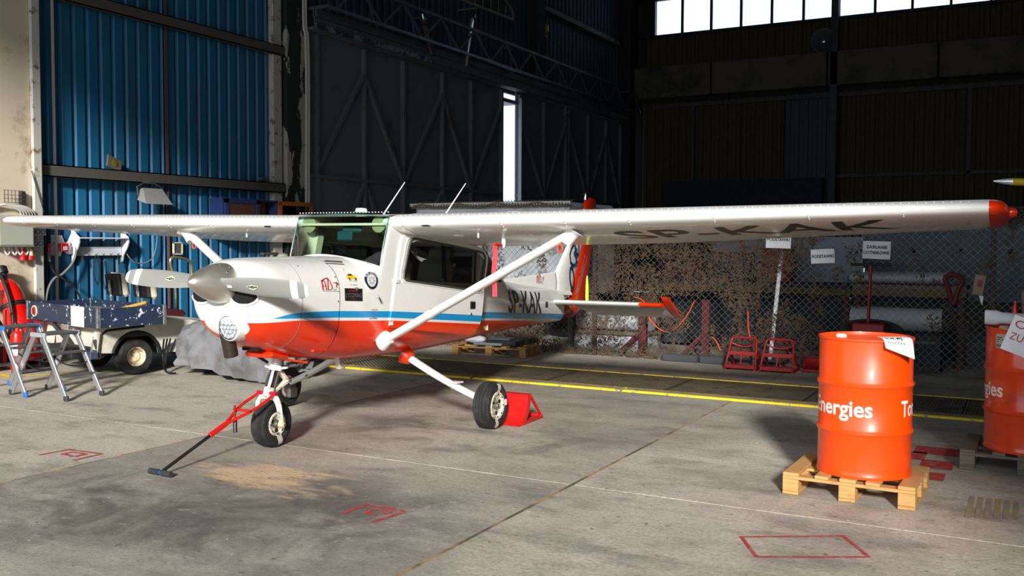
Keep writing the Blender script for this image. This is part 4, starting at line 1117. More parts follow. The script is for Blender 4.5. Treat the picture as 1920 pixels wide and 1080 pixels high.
def blade(sg):
    n = 26
    def prof(t):     # t 0..1 along the radius
        return interp([(0, .055), (.14, .060), (.25, .068), (.5, .074), (.8, .066), (.94, .055), (.985, .044), (1, .028)], t, 1)
    def fn(i, j):
        t = i / n; r = lerp(.10, .885, t); ch = prof(t); th = lerp(.032, .008, t)
        tw = lerp(.72, .27, min(1, t * 1.1)); a = 2 * PI * j / 16
        x, z = th * sin(a) * .5 * (1.3 if sin(a) > 0 else .6), ch * cos(a)
        return Vector((x * cos(tw) + z * sin(tw), sg * r, sg * (-x * sin(tw) + z * cos(tw)) if False else (z * cos(tw) - x * sin(tw))))
    if sg < 0:
        f0 = fn; fn2 = lambda i, j: Vector((f0(i, j).x * 1, f0(i, j).y, -f0(i, j).z))
    else: fn2 = fn
    b = MB(); vs = [fn2(i, j) for i in range(n + 1) for j in range(16)]
    b.add(vs, [], 0)
    for i in range(n):
        r = lerp(.10, .885, (i + .5) / n); mi = 1 if (r > .845 or .735 < r < .79) else 0
        for j in range(16): b.f.append((i * 16 + j, (i + 1) * 16 + j, (i + 1) * 16 + (j + 1) % 16, i * 16 + (j + 1) % 16)); b.mi.append(mi)
    b.f.append(tuple(n * 16 + j for j in range(16))); b.mi.append(1)
    o = b.build('blade', [prop_gray, blade_white], pr, 60)
    # maker's badge and serial label on the blade's forward face
    def face(x, y):
        t = (x - .10) / .785; tw = lerp(.72, .27, min(1, t * 1.1)); th = lerp(.032, .008, t); zz = y
        p = Vector((th * .66 + .004, 0, 0)); X = p.x * cos(tw) + zz * sin(tw); Z = zz * cos(tw) - p.x * sin(tw)
        return Vector((X, sg * x, sg * Z))
    bm_ = MB()
    bm_.add([face(.40 + a, b_) for a, b_ in ((-.055, .012), (-.03, .014), (0, .024), (.03, .014), (.055, .012), (.045, -.002), (.02, -.014), (0, -.022), (-.02, -.014), (-.045, -.002))], [tuple(range(10))])
    bm_.build('blade_badge', mat('badge_cream', (226, 214, 180), .5), pr)
    g2 = MB(); f_ = lambda x, y: face(.40 + x, y) + Vector((.001, 0, 0))
    stroke(g2, [(-.04, .004), (.04, .004)], .010, f_); disc2(g2, (0, .002), .014, f_, r0=.008, n=16); g2.build('badge_green', mat('badge_green', (30, 84, 56), .5), pr)
    if sg > 0:
        l2 = MB(); rect2(l2, -.022, -.012, .022, .012, lambda x, y: face(.185 + x, y)); l2.build('serial_label', paper, pr)
blade(1); blade(-1)

# ---- wings
def naca(n=22, tt=.12):
    m_, p_ = .02, .4; up, lo = [], []
    for i in range(n + 1):
        x = .5 * (1 - cos(PI * i / n))
        yt = 5 * tt * (.2969 * x**.5 - .126 * x - .3516 * x**2 + .2843 * x**3 - .1036 * x**4)
        yc = m_ / p_**2 * (2 * p_ * x - x * x) if x < p_ else m_ / (1 - p_)**2 * (1 - 2 * p_ + 2 * p_ * x - x * x)
        up.append((x, yc + yt)); lo.append((x, yc - yt))
    return up, lo
AUP, ALO = naca()
def wing_at(y):
    a = abs(y)
    if a <= 2.5: le, c = .585, 1.60
    else:
        t = (a - 2.5) / 2.45; k = .09 if y > 0 else .22; le, c = .585 + k * t, lerp(1.60, 1.26 - k, t)
    z = 1.752 + .0105 * (a - .5) + .010 * max(0, a - 2.5)
    inc = .072 - .034 * a / 5
    return le, c, z, inc
def wpt(y, x, h):
    le, c, z, inc = wing_at(y)
    return V(le + c * x, y, z + h * c - x * c * inc)
def lower_h(x):
    for (a, b), (c_, d) in zip(ALO, ALO[1:]):
        if a <= x <= c_: return lerp(b, d, (x - a) / max(1e-6, c_ - a))
    return 0
def upper_h(x):
    for (a, b), (c_, d) in zip(AUP, AUP[1:]):
        if a <= x <= c_: return lerp(b, d, (x - a) / max(1e-6, c_ - a))
    return 0
def make_wing(sg):
    w = empty('wing', plane)
    cut = .72; YE = 5.0 if sg > 0 else 4.86
    ring = [(x, h) for x, h in AUP if x < cut][::-1] + [(x, h) for x, h in ALO[1:] if x < cut]
    ring = [(cut, upper_h(cut))] + ring + [(cut, lower_h(cut))]
    ysn = [.43] + lins(.5, YE, 26)
    m = MB(); m.grid(lambda i, j: wpt(sg * ysn[i], *ring[j]), len(ysn), len(ring), closed_v=True)
    for i in (0, len(ysn) - 1): m.f.append(tuple(i * len(ring) + k for k in range(len(ring)))); m.mi.append(0)
    m.build('wing_panel', white_paint, w, 40)
    def surf(nm, y0, y1, bead):
        n = int((y1 - y0) / (.0165 if bead else .1)); yy = lins(y0, y1, n)
        prof = [(cut + .008, upper_h(cut + .008)), (.86, upper_h(.86)), (.995, 0.002), (.995, -0.002), (.93, lower_h(.93)), (.86, lower_h(.86)), (.79, lower_h(.79)), (cut + .008, lower_h(cut + .008))]
        def fn(i, j):
            x, h = prof[j]; y = yy[i]
            b = 0
            if bead and j in (1, 4, 5, 6): b = .0045 * max(0, cos(2 * PI * (y - y0) / .165)) ** 6
            return wpt(sg * y, x, h - (b if j > 3 else -b))
        mm = MB().grid(fn, n + 1, len(prof), closed_v=True)
        for i in (0, n): mm.f.append(tuple(i * len(prof) + k for k in range(len(prof)))); mm.mi.append(0)
        mm.build(nm, white_paint, w, 30)
    surf('flap', .52, 2.42, False); surf('aileron', 2.44, YE - .02, True)
    # red tip cap with its light
    m = MB(); full = AUP[::-1] + ALO[1:-1]
    def tip(i, j):
        t = i / 8; a = t * PI / 2; k = cos(a) ** .6 if t < 1 else .02
        x, h = full[j]; xm = .42
        p = wpt(sg * (YE + .12 * sin(a)), lerp(xm, x, max(k, .3 if t < 1 else .25) if False else lerp(1, k, .85)), h * k)
        return p
    m.grid(tip, 9, len(full), closed_v=True); m.f.append(tuple(8 * len(full) + k for k in range(len(full)))); m.mi.append(0)
    m.build('wing_tip', red_paint, w, 60)
    MB().lathe([(.035, -.02), (.035, .03), (.024, .055), (0, .065)], wpt(sg * (YE + .105), .40, .02), Vector((0, sg, 0)), 16).build('navigation_light', red_paint if sg > 0 else mat('green_lens', (30, 120, 70), .2), w)
    # root cuff band, rivets, landing-light slot, fuel drains
    m = MB(); rg = [(x, h) for x, h in AUP if x < .35][::-1] + [(x, h) for x, h in ALO[1:] if x < .35]
    m.tube([wpt(sg * .62, x, h) for x, h in rg], .004, 4, caps=False); m.build('root_seam', mat('seam_light', (176, 174, 168), .6), w)
    m = MB()
    for k in range(86):
        y = .55 + k * .051; p = wpt(sg * y, .055, upper_h(.055)); m.box(p, (.006, .007, .005))
    for yv in (1.55, 2.1, 2.62, 3.25, 3.9, 4.5):
        for x in (.006, .02, .04): m.box(wpt(sg * yv, x, lower_h(x)) , (.008, .006, .006))
    m.build('rivet', mat('rivet_bright', (236, 236, 236), .3), w)['kind'] = 'stuff'
    m = MB(); rect2(m, 0, 0, 1, 1, lambda a, b: wpt(sg * (.80 + .075 * a + .02 * b), .012 + .010 * b, lower_h(.012 + .010 * b)) + Vector((.006, 0, -.002))); m.build('vent_slot', hole_shade, w)
    for y, x in ((.95, .25), (1.9, .3)):
        MB().lathe([(.05, -.01), (.05, .004), (0, .006)], wpt(sg * y, x, lower_h(x)), Vector((0, 0, -1)), 18).build('inspection_cover', white_paint, w)
    for k, y in enumerate((.7, 1.2, 1.75, 2.25)):
        pass
    MB().lathe([(.008, 0), (.008, .05), (0, .055)], wpt(sg * 1.25, .12, lower_h(.12)), Vector((0, 0, -1)), 8).build('fuel_drain', white_paint, w)
    # strut
    lo, hi = V(.617, sg * .492, .766), wpt(sg * 2.08, .16, lower_h(.16))
    d = hi - lo; hi2 = hi - d.normalized() * .02
    def strut(i, j):
        t = i; a = 2 * PI * j / 20; cn = d.normalized(); xx = Vector((1, 0, 0)) - cn * cn.x; xx.normalize(); yy = cn.cross(xx)
        return lo.lerp(hi2, t) + xx * .058 * cos(a) + yy * .034 * sin(a)
    m = MB().grid(lambda i, j: strut(i, j), 2, 20, closed_v=True); m.f.append(tuple(range(20))); m.mi.append(0); m.build('wing_strut', white_paint, w, 50)
    m = MB().grid(lambda i, j: lo.lerp(hi2, .235 + .03 * i) + (strut(0, j) - lo) * (1.12 if i in (0, 1) else 1), 2, 20, closed_v=True); m.build('strut_band', white_paint, w, 50)
    ys_ = side_y(.62, .766)
    m = MB(); m.lathe([(.098, 0), (.092, .02), (.072, .042), (.056, .07), (.046, .09), (0, .09)], V(.60, sg * (ys_ - .01), .762), Vector((.0, sg * 1, .22)), 28); m.build('strut_fairing', white_paint, w, 60)
    m = MB(); m.lathe([(.105, 0), (.10, .008), (.072, .02), (.060, .045), (.052, .09), (.046, .13), (0, .13)], hi + Vector((0, 0, .018)), (-d.normalized() + Vector((0, 0, -.9))).normalized(), 28); m.build('strut_cuff', white_paint, w, 60)
    t_ = MB().tube(arc(lambda a: hi - d.normalized() * .13 + Vector((0, .0 + .022 * cos(a), -.070 + .028 * sin(a))), 0, 2 * PI, 14), .007, 6, caps=False); t_.build('tie_down_ring', mat('ring_orange', (230, 70, 20), .5), w)
    return w
wing_left = make_wing(1); wing_right = make_wing(-1)
# cabin roof between the wings
m = MB(); ring = [(x, h) for x, h in AUP[::-1]] + [(x, h) for x, h in ALO[1:] if x > .05][0:0]
m.grid(lambda i, j: wpt(lerp(-.50, .50, j / 10), .0, 0) * 0 + V(lerp(.56, 2.22, i / 14), lerp(-.49, .49, j / 10), (1.752 + upper_h(i / 14) * 1.60 - (i / 14) * 1.6 * .072) if i > 0 else 1.80), 15, 11)
m.build('cabin_roof', white_paint, plane, 50)
m = MB()
for k in range(30): m.box(V(.60, -.47 + .0325 * k, 1.838), (.008, .008, .008))
m.build('roof_rivet', mat('rivet_bright', (236, 236, 236), .3), plane)['kind'] = 'stuff'
for (s, y) in ((1.05, .10), (1.25, .62)):
    p = V(s, y, 1.90); a = MB(); a.tube([p - Vector((0, 0, .05)), p + Vector((-.13, .0 + .03, .33)) if False else p + Vector((-.10, .16, .26))], [.007, .004], 7); a.build('whip_antenna', text_white, plane)
MB().lathe([(.06, -.02), (.05, .012), (0, .02)], V(1.0, -.1, 1.90), (0, 0, 1), 16).build('roof_antenna_dome', white_paint, plane)
# lettering under the port wing, tops toward the leading edge
m = MB()
def under(x, y):
    yy = 2.36 + x; xx = .52 - y / wing_at(yy)[1]
    return wpt(yy, xx, lower_h(xx)) + Vector((0, 0, -.002))
letter(m, 'SP-KAK', .56, under, bold=.012, width=2.06, slices=.06); m.build('wing_registration', decal_black, wing_left)
# pitot tube
pt = wpt(1.42, .20, lower_h(.20))
m = MB().tube([pt + Vector((0, 0, .01)), pt + Vector((0, 0, -.095)), pt + Vector((.01, 0, -.10))], .017, 8); m.tube([pt + Vector((-.005, 0, -.095)), pt + Vector((.10, 0, -.095))], .008, 8); m.build('pitot_tube', white_paint, wing_left)

# ---- tail
def foil(nm, m_, pts, th, parent=plane):     # pts: outline rows (s_le, s_te, y, z), lens section
    n = 16
    mm = MB(); rows = []
    for (sl, st_, y, z, zt) in pts:
        for j in range(n):
            a = 2 * PI * j / n; x = .5 * (1 + cos(a)); t = th * sin(a) * (1.1 - .55 * x)
            rows.append((sl + (st_ - sl) * x, y, z + (zt - z) * x, t))
    return mm, rows, n
def hsurf(nm, pts, th, m_, parent):
    mm, rows, n = foil(nm, m_, pts, th); mm.add([V(s, y, z + t) for s, y, z, t in rows], [])
    for i in range(len(pts) - 1):
        for j in range(n): mm.f.append((i * n + j, (i + 1) * n + j, (i + 1) * n + (j + 1) % n, i * n + (j + 1) % n)); mm.mi.append(0)
    for i in (0, len(pts) - 1): mm.f.append(tuple(i * n + j for j in range(n))); mm.mi.append(0)
    return mm.build(nm, m_, parent, 45)
def vsurf(nm, pts, th, m_, parent):          # pts rows (s_le, s_te, z)
    mm = MB(); n = 16
    for (sl, st_, z) in pts:
        for j in range(n):
            a = 2 * PI * j / n; x = .5 * (1 + cos(a)); mm.v.append(V(sl + (st_ - sl) * x, th * sin(a) * (1.1 - .55 * x), z))
    for i in range(len(pts) - 1):
        for j in range(n): mm.f.append((i * n + j, (i + 1) * n + j, (i + 1) * n + (j + 1) % n, i * n + (j + 1) % n)); mm.mi.append(0)
    for i in (0, len(pts) - 1): mm.f.append(tuple(i * n + j for j in range(n))); mm.mi.append(0)
    return mm.build(nm, m_, parent, 45)
vsurf('fin', [(4.98, 5.50, 1.16), (5.0, 5.67, 1.477), (5.36, 5.855, 1.84), (5.86, 6.12, 2.36)], .045, white_paint, plane)
vsurf('fin_cap', [(5.865, 6.125, 2.362), (5.88, 6.30, 2.42), (5.92, 6.32, 2.50), (6.0, 6.2, 2.53)], .045, rudder_red, plane)
m = MB(); n = 12; st_ = lins(3.25, 5.02, n)
m.grid(lambda i, j: V(st_[i], (j - 2) / 2 * lerp(.05, .03, i / n) * (1 if j in (0, 4) else .9), lerp(1.20, 1.20, i / n) if j in (0, 4) else lerp(1.31, 1.479, i / n) if j == 2 else lerp(1.27, 1.46, i / n)), n + 1, 5)
m.build('dorsal_fin', white_paint, plane, 30)
MB().tube([V(5.0, .032, 1.22), V(5.0, .034, 1.36), V(4.985, .02, 1.47)], .004, 5).build('fin_seam', black, plane)
m = MB(); m.grid(lambda i, j: V(lerp(4.55, 5.45, i / 8), lerp(.0, .11, 1) * sin(PI * j / 8 - PI / 2) * (1 - .5 * (i / 8)), 1.19 + .06 * cos(PI * j / 8 - PI / 2) ), 9, 9); m.build('tail_fairing', white_paint, plane)
vsurf('rudder', [(5.30, 5.62, .90), (5.375, 5.88, 1.0), (5.50, 6.02, 1.17), (5.70, 6.125, 1.52), (5.88, 6.21, 1.90), (6.135, 6.34, 2.36)], .030, rudder_red, plane)
m = MB()
for k, (txt, w_) in enumerate((('Osrodek Szkolenia', .62), ('Lotniczego', .45), ('Aeroklub Ziemi Lubuskiej', .55))):
    dirv = Vector((.46, .888))
    def rl(x, y, k=k):
        s = 5.60 + .055 * k + dirv.x * x + .888 * y * 0 - y * .888 * -1 * 0; z = 1.19 + .02 * k + dirv.y * x
        s += y * .888; z -= y * .46
        return V(s - y * 1.776 * 1.0 + .03, .031, z + y * .92)
    letter(m, txt, .035, rl, width=w_)
m.build('rudder_lettering', mat('faded_lettering', (206, 140, 130), .5), plane)
m = MB(); mb2 = MB()
def script(fn_pts, wd):
    for (a, b) in zip(fn_pts, fn_pts[1:]):
        pass
def fin_fn(x, y): return V(5.23 + x, .049, 1.29 + y * 1.02)
def ell(cx, cy, rx, ry, rot, a0, a1, n=26): return [(cx + rx * cos(a) * cos(rot) - ry * sin(a) * sin(rot), cy + rx * cos(a) * sin(rot) + ry * sin(a) * cos(rot)) for a in lins(a0, a1, n)]
for pts, w_, tgt in ((ell(.22, .12, .14, .062, 1.85, -.2, PI + .2), .030, mb2), (ell(.22, .12, .14, .062, 1.85, PI, 2 * PI), .020, m),
                     ([(.26, .28), (.16, .32), (.13, .42), (.17, .50), (.25, .56)], .024, m), ([(.26, .28), (.37, .33), (.33, .40), (.27, .44), (.34, .50)], .03, mb2),
                     (ell(.34, .56, .14, .06, 1.95, -.2, PI), .028, mb2), (ell(.34, .56, .14, .06, 1.95, PI, 2 * PI), .018, m)):
    stroke(tgt, pts, w_ * 1.5, fin_fn)
m.build('fin_script_dark', decal_navy, plane); mb2.build('fin_script_blue', decal_blue, plane)
MB().lathe([(.03, -.03), (.03, .05), (.022, .07), (0, .075)], V(5.93, 0, 2.52), (0, 0, 1), 16).build('beacon', chrome, plane)
for sg in (1, -1):
    hs = empty('tailplane', plane)
    hsurf('stabilizer', [(4.67, 5.27, sg * .07, 1.10, 1.085), (4.96, 5.27, sg * 1.15, 1.10, 1.087)], .038, white_paint, hs)
    hsurf('stabilizer_tip', [(4.962, 5.27, sg * 1.152, 1.10, 1.087), (5.04, 5.25, sg * 1.41, 1.10, 1.09)], .034, red_paint, hs)
    hsurf('elevator', [(5.285, 5.45, sg * .16, 1.085, 1.02), (5.285, 5.60, sg * .36, 1.085, .945), (5.285, 5.60, sg * 1.405, 1.087, .945)], .022, white_paint, hs)
    hsurf('elevator_horn', [(4.98, 5.605, sg * 1.425, 1.205, .945), (5.02, 5.605, sg * 1.50, 1.20, .945)], .026, red_paint, hs)
MB().lathe([(.07, 0), (.09, -.1), (.075, -.28), (.03, -.42), (0, -.45)], V(5.12, 0, 1.0), Vector((1, 0, -.05)), 16).build('tail_cone', rudder_red, plane)

# ---- landing gear
def wheel(parent, c, R_, wd, sg, taped, rim=.105):
    w = empty('wheel', parent)
    h = wd / 2
    prof = [(rim, -h * .62), (rim + .02, -h * .86), (R_ * .72, -h), (R_ * .86, -h * .93), (R_ * .95, -h * .72)]
    g = .006
    for q in (-.55, -.2, .2, .55): prof += [(R_ * .985 - (.0 if abs(q) < .3 else .006), h * q - .008 - g), (R_ * .985 - .010, h * q - g * .6), (R_ * .985 - .010, h * q + g * .6), (R_ * .985 - (.0 if abs(q) < .3 else .006), h * q + .008 + g)]
    prof = [prof[k] for k in range(5)] + sorted(prof[5:], key=lambda p: p[1]) + [(R_ * .95, h * .72), (R_ * .86, h * .93), (R_ * .72, h), (rim + .02, h * .86), (rim, h * .62)]
    MB().lathe(prof, c, (0, sg, 0), 48).build('tyre', rubber, w, 25)
    MB().lathe([(0, .62 * h), (.03, .62 * h), (rim * .62, .74 * h), (rim * .86, .72 * h), (rim * .92, .92 * h), (rim * 1.12, .95 * h), (rim * 1.14, .80 * h), (rim * 1.02, .6 * h), (rim * 1.02, -.62 * h), (0, -.62 * h)], c, (0, sg, 0), 32).build('hub', hub_white, w, 25)
    MB().lathe([(0, 1.0 * h), (.018, 1.0 * h), (.022, .9 * h), (.034, .78 * h), (.034, .6 * h), (0, .6 * h)], c, (0, sg, 0), 18).build('hub_cap', dull_steel, w)
    m = MB()
    for k in range(3):
        a = k * 2 * PI / 3 + .5; m.lathe([(.0, .765 * h), (.018, .76 * h), (.018, .70 * h), (0, .7 * h)], c + Vector((.064 * rim / .105 * cos(a), 0, .064 * rim / .105 * sin(a))), (0, sg, 0), 12)
    for k in range(8):
        a = k * 2 * PI / 8; m.lathe([(.006, .9 * h), (.006, .99 * h), (0, .99 * h)], c + Vector((.097 * rim / .105 * cos(a), 0, .097 * rim / .105 * sin(a))), (0, sg, 0), 8)
    m.build('hub_hole', hole_shade, w)
    for a in taped:
        m = MB()
        prof2 = [(rim + .012, h * .93), (rim + .024, h * .88 + .002), (R_ * .72, h + .002), (R_ * .86, h * .93 + .003), (R_ * .93, h * .80)]
        vs = []
        for (r, y) in prof2:
            for q in (-1, 1):
                b = a + q * .027 / r
                vs.append(c + Vector((r * cos(b), sg * y, r * sin(b))))
        m.add(vs, [(2 * i, 2 * i + 1, 2 * i + 3, 2 * i + 2) for i in range(len(prof2) - 1)]); m.build('slip_mark_tape', tape, w)
    return w
def gz(s): return (s - 1.19) * math.tan(PITCH)          # local height of the hangar floor under s
for sg in (1, -1):
    g = empty('main_gear', plane)
    c = V(1.252, sg * 1.155, gz(1.252) + .2065)
    wheel(plane, c, .2065, .165, sg, (PI / 2 + .05, PI - .15, -PI / 2 + .1) if sg > 0 else ())
    a, b = V(1.15, sg * .36, .585), c + Vector((.0, -sg * .10, .045))
    m = MB()
    def leg(i, j):
        t = i / 6; p = a.lerp(b, t) + Vector((0, 0, -.018 * sin(PI * t))); w_ = lerp(.072, .052, t); an = 2 * PI * j / 14
        dd = (b - a).normalized(); nn = dd.cross(Vector((1, 0, 0))).normalized()
        return p + Vector((1, 0, 0)) * w_ * cos(an) * .8 + nn * .030 * sin(an)
    m.grid(leg, 7, 14, closed_v=True)
    for i in (0, 6): m.f.append(tuple(i * 14 + k for k in range(14))); m.mi.append(0)
    m.build('gear_leg', white_paint, g, 50)
    MB().lathe([(.085, -.03), (.068, .03), (.055, .055), (0, .055)], a + (a - b).normalized() * .02, (b - a), 20).build('leg_fairing', red_paint, g)
    MB().box(a.lerp(b, .66) + Vector((0, 0, .02)), (.12, .10, .016), bev=.004).build('foot_step', white_paint, g)
    MB().tube([a.lerp(b, .62) + Vector((.05, 0, -.03)), a.lerp(b, .66) + Vector((.05, 0, -.035)), a.lerp(b, .66) + Vector((-.05, 0, -.035))], .006, 6).build('step_clamp', mat('clamp_rust', (150, 110, 70), .6), g)
    MB().tube([b + Vector((0, -sg * .01, -.02)), c], .022, 8).build('axle', dull_steel, g)
    MB().box(c + Vector((-.02, -sg * .095, -.06)), (.13, .05, .10), bev=.015).build('brake_caliper', dull_steel, g)
    MB().lathe([(.0, 0), (.085, 0), (.085, .012), (0, .012)], c + Vector((0, -sg * .088, 0)), (0, sg, 0), 24).build('brake_disc', dull_steel, g)
ng = empty('nose_gear', plane)
NC = V(-.222, 0, gz(-.222) + .187)
wheel(plane, NC, .187, .135, 1, (-PI / 2 - .25,), rim=.082)
top, mid, fork = V(-.165, 0, .66), V(-.215, 0, .50), V(-.275, 0, .325)
MB().tube([top, V(-.185, 0, .565)], .036, 16).build('upper_tube', white_paint, ng)
MB().tube([V(-.188, 0, .555), V(-.198, 0, .515)], .052, 16).build('steering_collar', white_paint, ng)
for sg in (1, -1): MB().bar(V(-.19, sg * .045, .535), V(-.185, sg * .11, .545), .03, .016, bev=.004).build('collar_arm', white_paint, ng)
MB().tube([V(-.193, 0, .555), V(-.262, 0, .365)], .036, 18).build('oleo', chrome, ng)
MB().tube([V(-.255, 0, .385), V(-.278, 0, .315)], .042, 16).build('fork_block', hub_white, ng)
for sg in (1, -1):
    pts = catmull([V(-.275, sg * .01, .325), V(-.275, sg * .075, .312), V(-.268, sg * .105, .26), V(-.245, sg * .108, .17), NC + Vector((.0, sg * .105, .0))], 6)
    MB().tube(pts, [.030 - .010 * i / len(pts) for i in range(len(pts))], 10, flat=.7).build('fork_arm', hub_white, ng)
    MB().lathe([(0, -.02), (.026, -.02), (.026, .015), (.014, .018), (.014, .03), (0, .03)], NC + Vector((0, sg * .105, 0)), (0, sg, 0), 16).build('axle_end', hub_white if sg < 0 else mat('axle_cream', (214, 190, 150), .5), ng)
MB().tube([NC + Vector((0, -.12, 0)), NC + Vector((0, .138, 0))], .012, 10).build('axle_bolt', dull_steel, ng)
for a_, b_ in ((V(-.19, .0, .545), V(-.055, .0, .43)), (V(-.055, .0, .425), V(-.24, .0, .345))):
    MB().bar(a_, b_, .032, .05, up=(0, 1, 0), bev=.008).build('torque_link', hub_white, ng)
MB().tube([V(-.055, -.04, .428), V(-.055, .04, .428)], .014, 8).build('link_pin', dull_steel, ng)
MB().tube([V(-.18, .10, .575), V(.2, .14, .60)], .012, 8).build('steering_rod', cable_black, ng)
MB().tube([V(-.18, -.1, .575), V(-.32, -.1, .64)], .012, 8).build('steering_rod', cable_black, ng)
MB().tube([V(-.19, .045, .545), V(-.1, .12, .555), V(.05, .13, .60)], .009, 7).build('shimmy_damper', dull_steel, ng)

# ---- red ribbon on the pitot cover, tow bar and wheel chock
pw = AM @ pt
rb = thing('pitot_ribbon', 'red warning ribbon hanging from the pitot tube under the near wing', 'ribbon', tuple(AM @ (pt + Vector((.11, 0, -.095)))))
MB().tube([(0, .06, 0), (0, -.05, 0)], .014, 10).build('pitot_cover', tool_red, rb)
m = MB(); m.grid(lambda i, j: Vector(((j - .5) * .045 + .004 * sin(i * .7), -.045 + .006 * sin(i * .9), -.01 - .0375 * i)), 12, 2)
m.build('ribbon', ribbon_red, rb)
MB().tube(arc(lambda a: (0, -.045 + .012 * cos(a), -.01 + .014 * sin(a)), 0, 2 * PI, 10), .003, 5).build('split_ring', chrome, rb)

tbw = thing('tow_bar', 'red aircraft tow bar with black T handle hooked to the nose wheel fork', 'tow bar', (-5.25, 5.1, 0))
def L(p): return Vector(p) - Vector((-5.25, 5.1, 0))
fl, fr_ = L(aw(-.285, .075, .345)), L(aw(-.285, -.075, .345))
h_end = L((-5.23, 4.57, .022)); mid_ = (fl + fr_) / 2; dirn = (h_end - mid_)
apex = mid_ + dirn * .40
for p, sg in ((fl, 1), (fr_, -1)):
    k1 = p.lerp(apex, .45) + Vector((sg * .045, 0, .0))
    MB().tube(catmull([p + Vector((0, 0, 0)), k1, apex + Vector((sg * .012, 0, 0)), apex + dirn.normalized() * .10], 6), .012, 8).build('fork_arm', tool_red, tbw)
    MB().tube([p + Vector((sg * .02, 0, 0)), p - Vector((sg * .055, 0, 0))], .016, 8).build('hook_pin', mat('pin_magenta', (170, 16, 50), .4), tbw)
MB().bar(apex + dirn.normalized() * .01, apex + dirn.normalized() * .19, .034, .03, bev=.004).build('channel', tool_red, tbw)
q = mid_ + dirn * .27
MB().tube([q + Vector((-.07, 0, .02)), q + Vector((.09, .0, .02))], .011, 8).build('cross_tie', tool_red, tbw)
MB().tube([q + Vector((-.05, -.01, .05)), q + Vector((.0, -.06, -.03)), q + Vector((.01, -.07, -.05))], .009, 8).build('release_lever', dark_red, tbw)
MB().tube([q + Vector((.008, -.068, -.045)), q + Vector((.03, -.09, -.13))], .015, 10).build('lever_grip', black, tbw)
MB().tube([apex + dirn.normalized() * .16, h_end + Vector((0, 0, 0))], .012, 10).build('shaft', black, tbw)
hx = Vector((.95, -.05, .0)).normalized()
for sg in (1, -1): MB().tube([h_end + hx * sg * .018, h_end + hx * sg * .11], .021, 12).build('handle_grip', mat('foam_grip', (44, 46, 50), .9), tbw)
MB().tube([h_end - hx * .02, h_end + hx * .02], .014, 10).build('handle_core', decal_blue, tbw)

def chock(nm, label, loc, rz, m_, scale=1.0, group=None, cat='chock'):
    t = thing(nm, label, cat, loc, rz, group); s = scale
    w = .30 * s
    # curved face plate that hugs the tyre, on a bent-tube frame
    prof = [(0, .0), (.05, .02), (.10, .06), (.14, .11), (.165, .18), (.17, .25)]
    MBf = MB().grid(lambda i, j: Vector((lerp(-w / 2, w / 2, j), prof[i][0] * s, prof[i][1] * s)), 6, 2)
    MBf.grid(lambda i, j: Vector((lerp(-w / 2, w / 2, j), prof[i][0] * s + .008, prof[i][1] * s - .004)), 6, 2)
    MBf.build('face_plate', m_, t)
    MB().box((0, .205 * s, .255 * s), (w, .075 * s, .012), bev=.003).build('top_lip', m_, t)
    for sg in (1, -1):
        x = sg * w / 2
        MB().poly([(x, a * s, b * s) for a, b in ((0, 0), (.05, .02), (.10, .06), (.14, .11), (.165, .18), (.17, .26), (.24, .26), (.20, .10), (.12, .0))], .008, (1, 0, 0)).build('side_plate', m_, t)
        MB().bar((x, .22 * s, .25 * s), (x * .9, .46 * s, .035 * s), .022 * s, .022 * s, up=(1, 0, 0), bev=.003).build('rear_brace', m_, t)
        MB().bar((x, .05 * s, .012), (x * .9, .46 * s, .02), .022 * s, .022 * s, up=(1, 0, 0), bev=.003).build('base_rail', m_, t)
    MB().tube([(-w / 2, .46 * s, .026 * s), (w / 2, .46 * s, .026 * s)], .018 * s, 8).build('rear_tube', m_, t)
    MB().bar((-w * .45, .3 * s, .02), (w * .45, .3 * s, .02), .03 * s, .015, up=(0, 0, 1)).build('cross_rail', m_, t)
    return t
chock('wheel_chock', 'bright red metal wheel chock behind the near main wheel', (-4.06, 7.34, 0), 0.0, tool_red)
# ------------------------------------------------------------------ oil drums on pallets
def pallet(label, loc, rz, w, d, m, group='small wooden pallets', boards=5):
    t = thing('pallet', label, 'pallet', loc, rz, group)
    for k in range(boards):
        x = -w / 2 + .05 + (w - .10) * k / (boards - 1); bw = .10 if k in (0, boards - 1, boards // 2) else .085
        if k in (1, 3): x += .02 * (1 if k == 1 else -1)
        MB().box((x, 0, .133), (bw, d, .022), RZ(R.uniform(-.01, .01)), bev=.003).build('top_board', m, t)
    for y in (-d / 2 + .045, 0, d / 2 - .045): MB().box((0, y, .111), (w, .09, .02), bev=.003).build('stringer_board', m, t)
    for x in (-w / 2 + .05, 0, w / 2 - .05):
        for y in (-d / 2 + .05, 0, d / 2 - .05): MB().box((x, y, .061), (.10, .095, .078), bev=.003).build('block', m, t)
        MB().box((x, 0, .011), (.10, d, .02), bev=.003).build('bottom_board', m, t)
    return t
pallet('fresh wooden pallet under the whole orange drum', (-.96, 6.52, 0), -.035, .80, .64, wood_new)
pallet('wooden pallet, toned grey for its shade, under the drum cut by the frame edge', (.02, 7.86, 0), -.03, .84, .66, wood_grey)  # pallet lies unlit: that shade is put into its grey wood colour

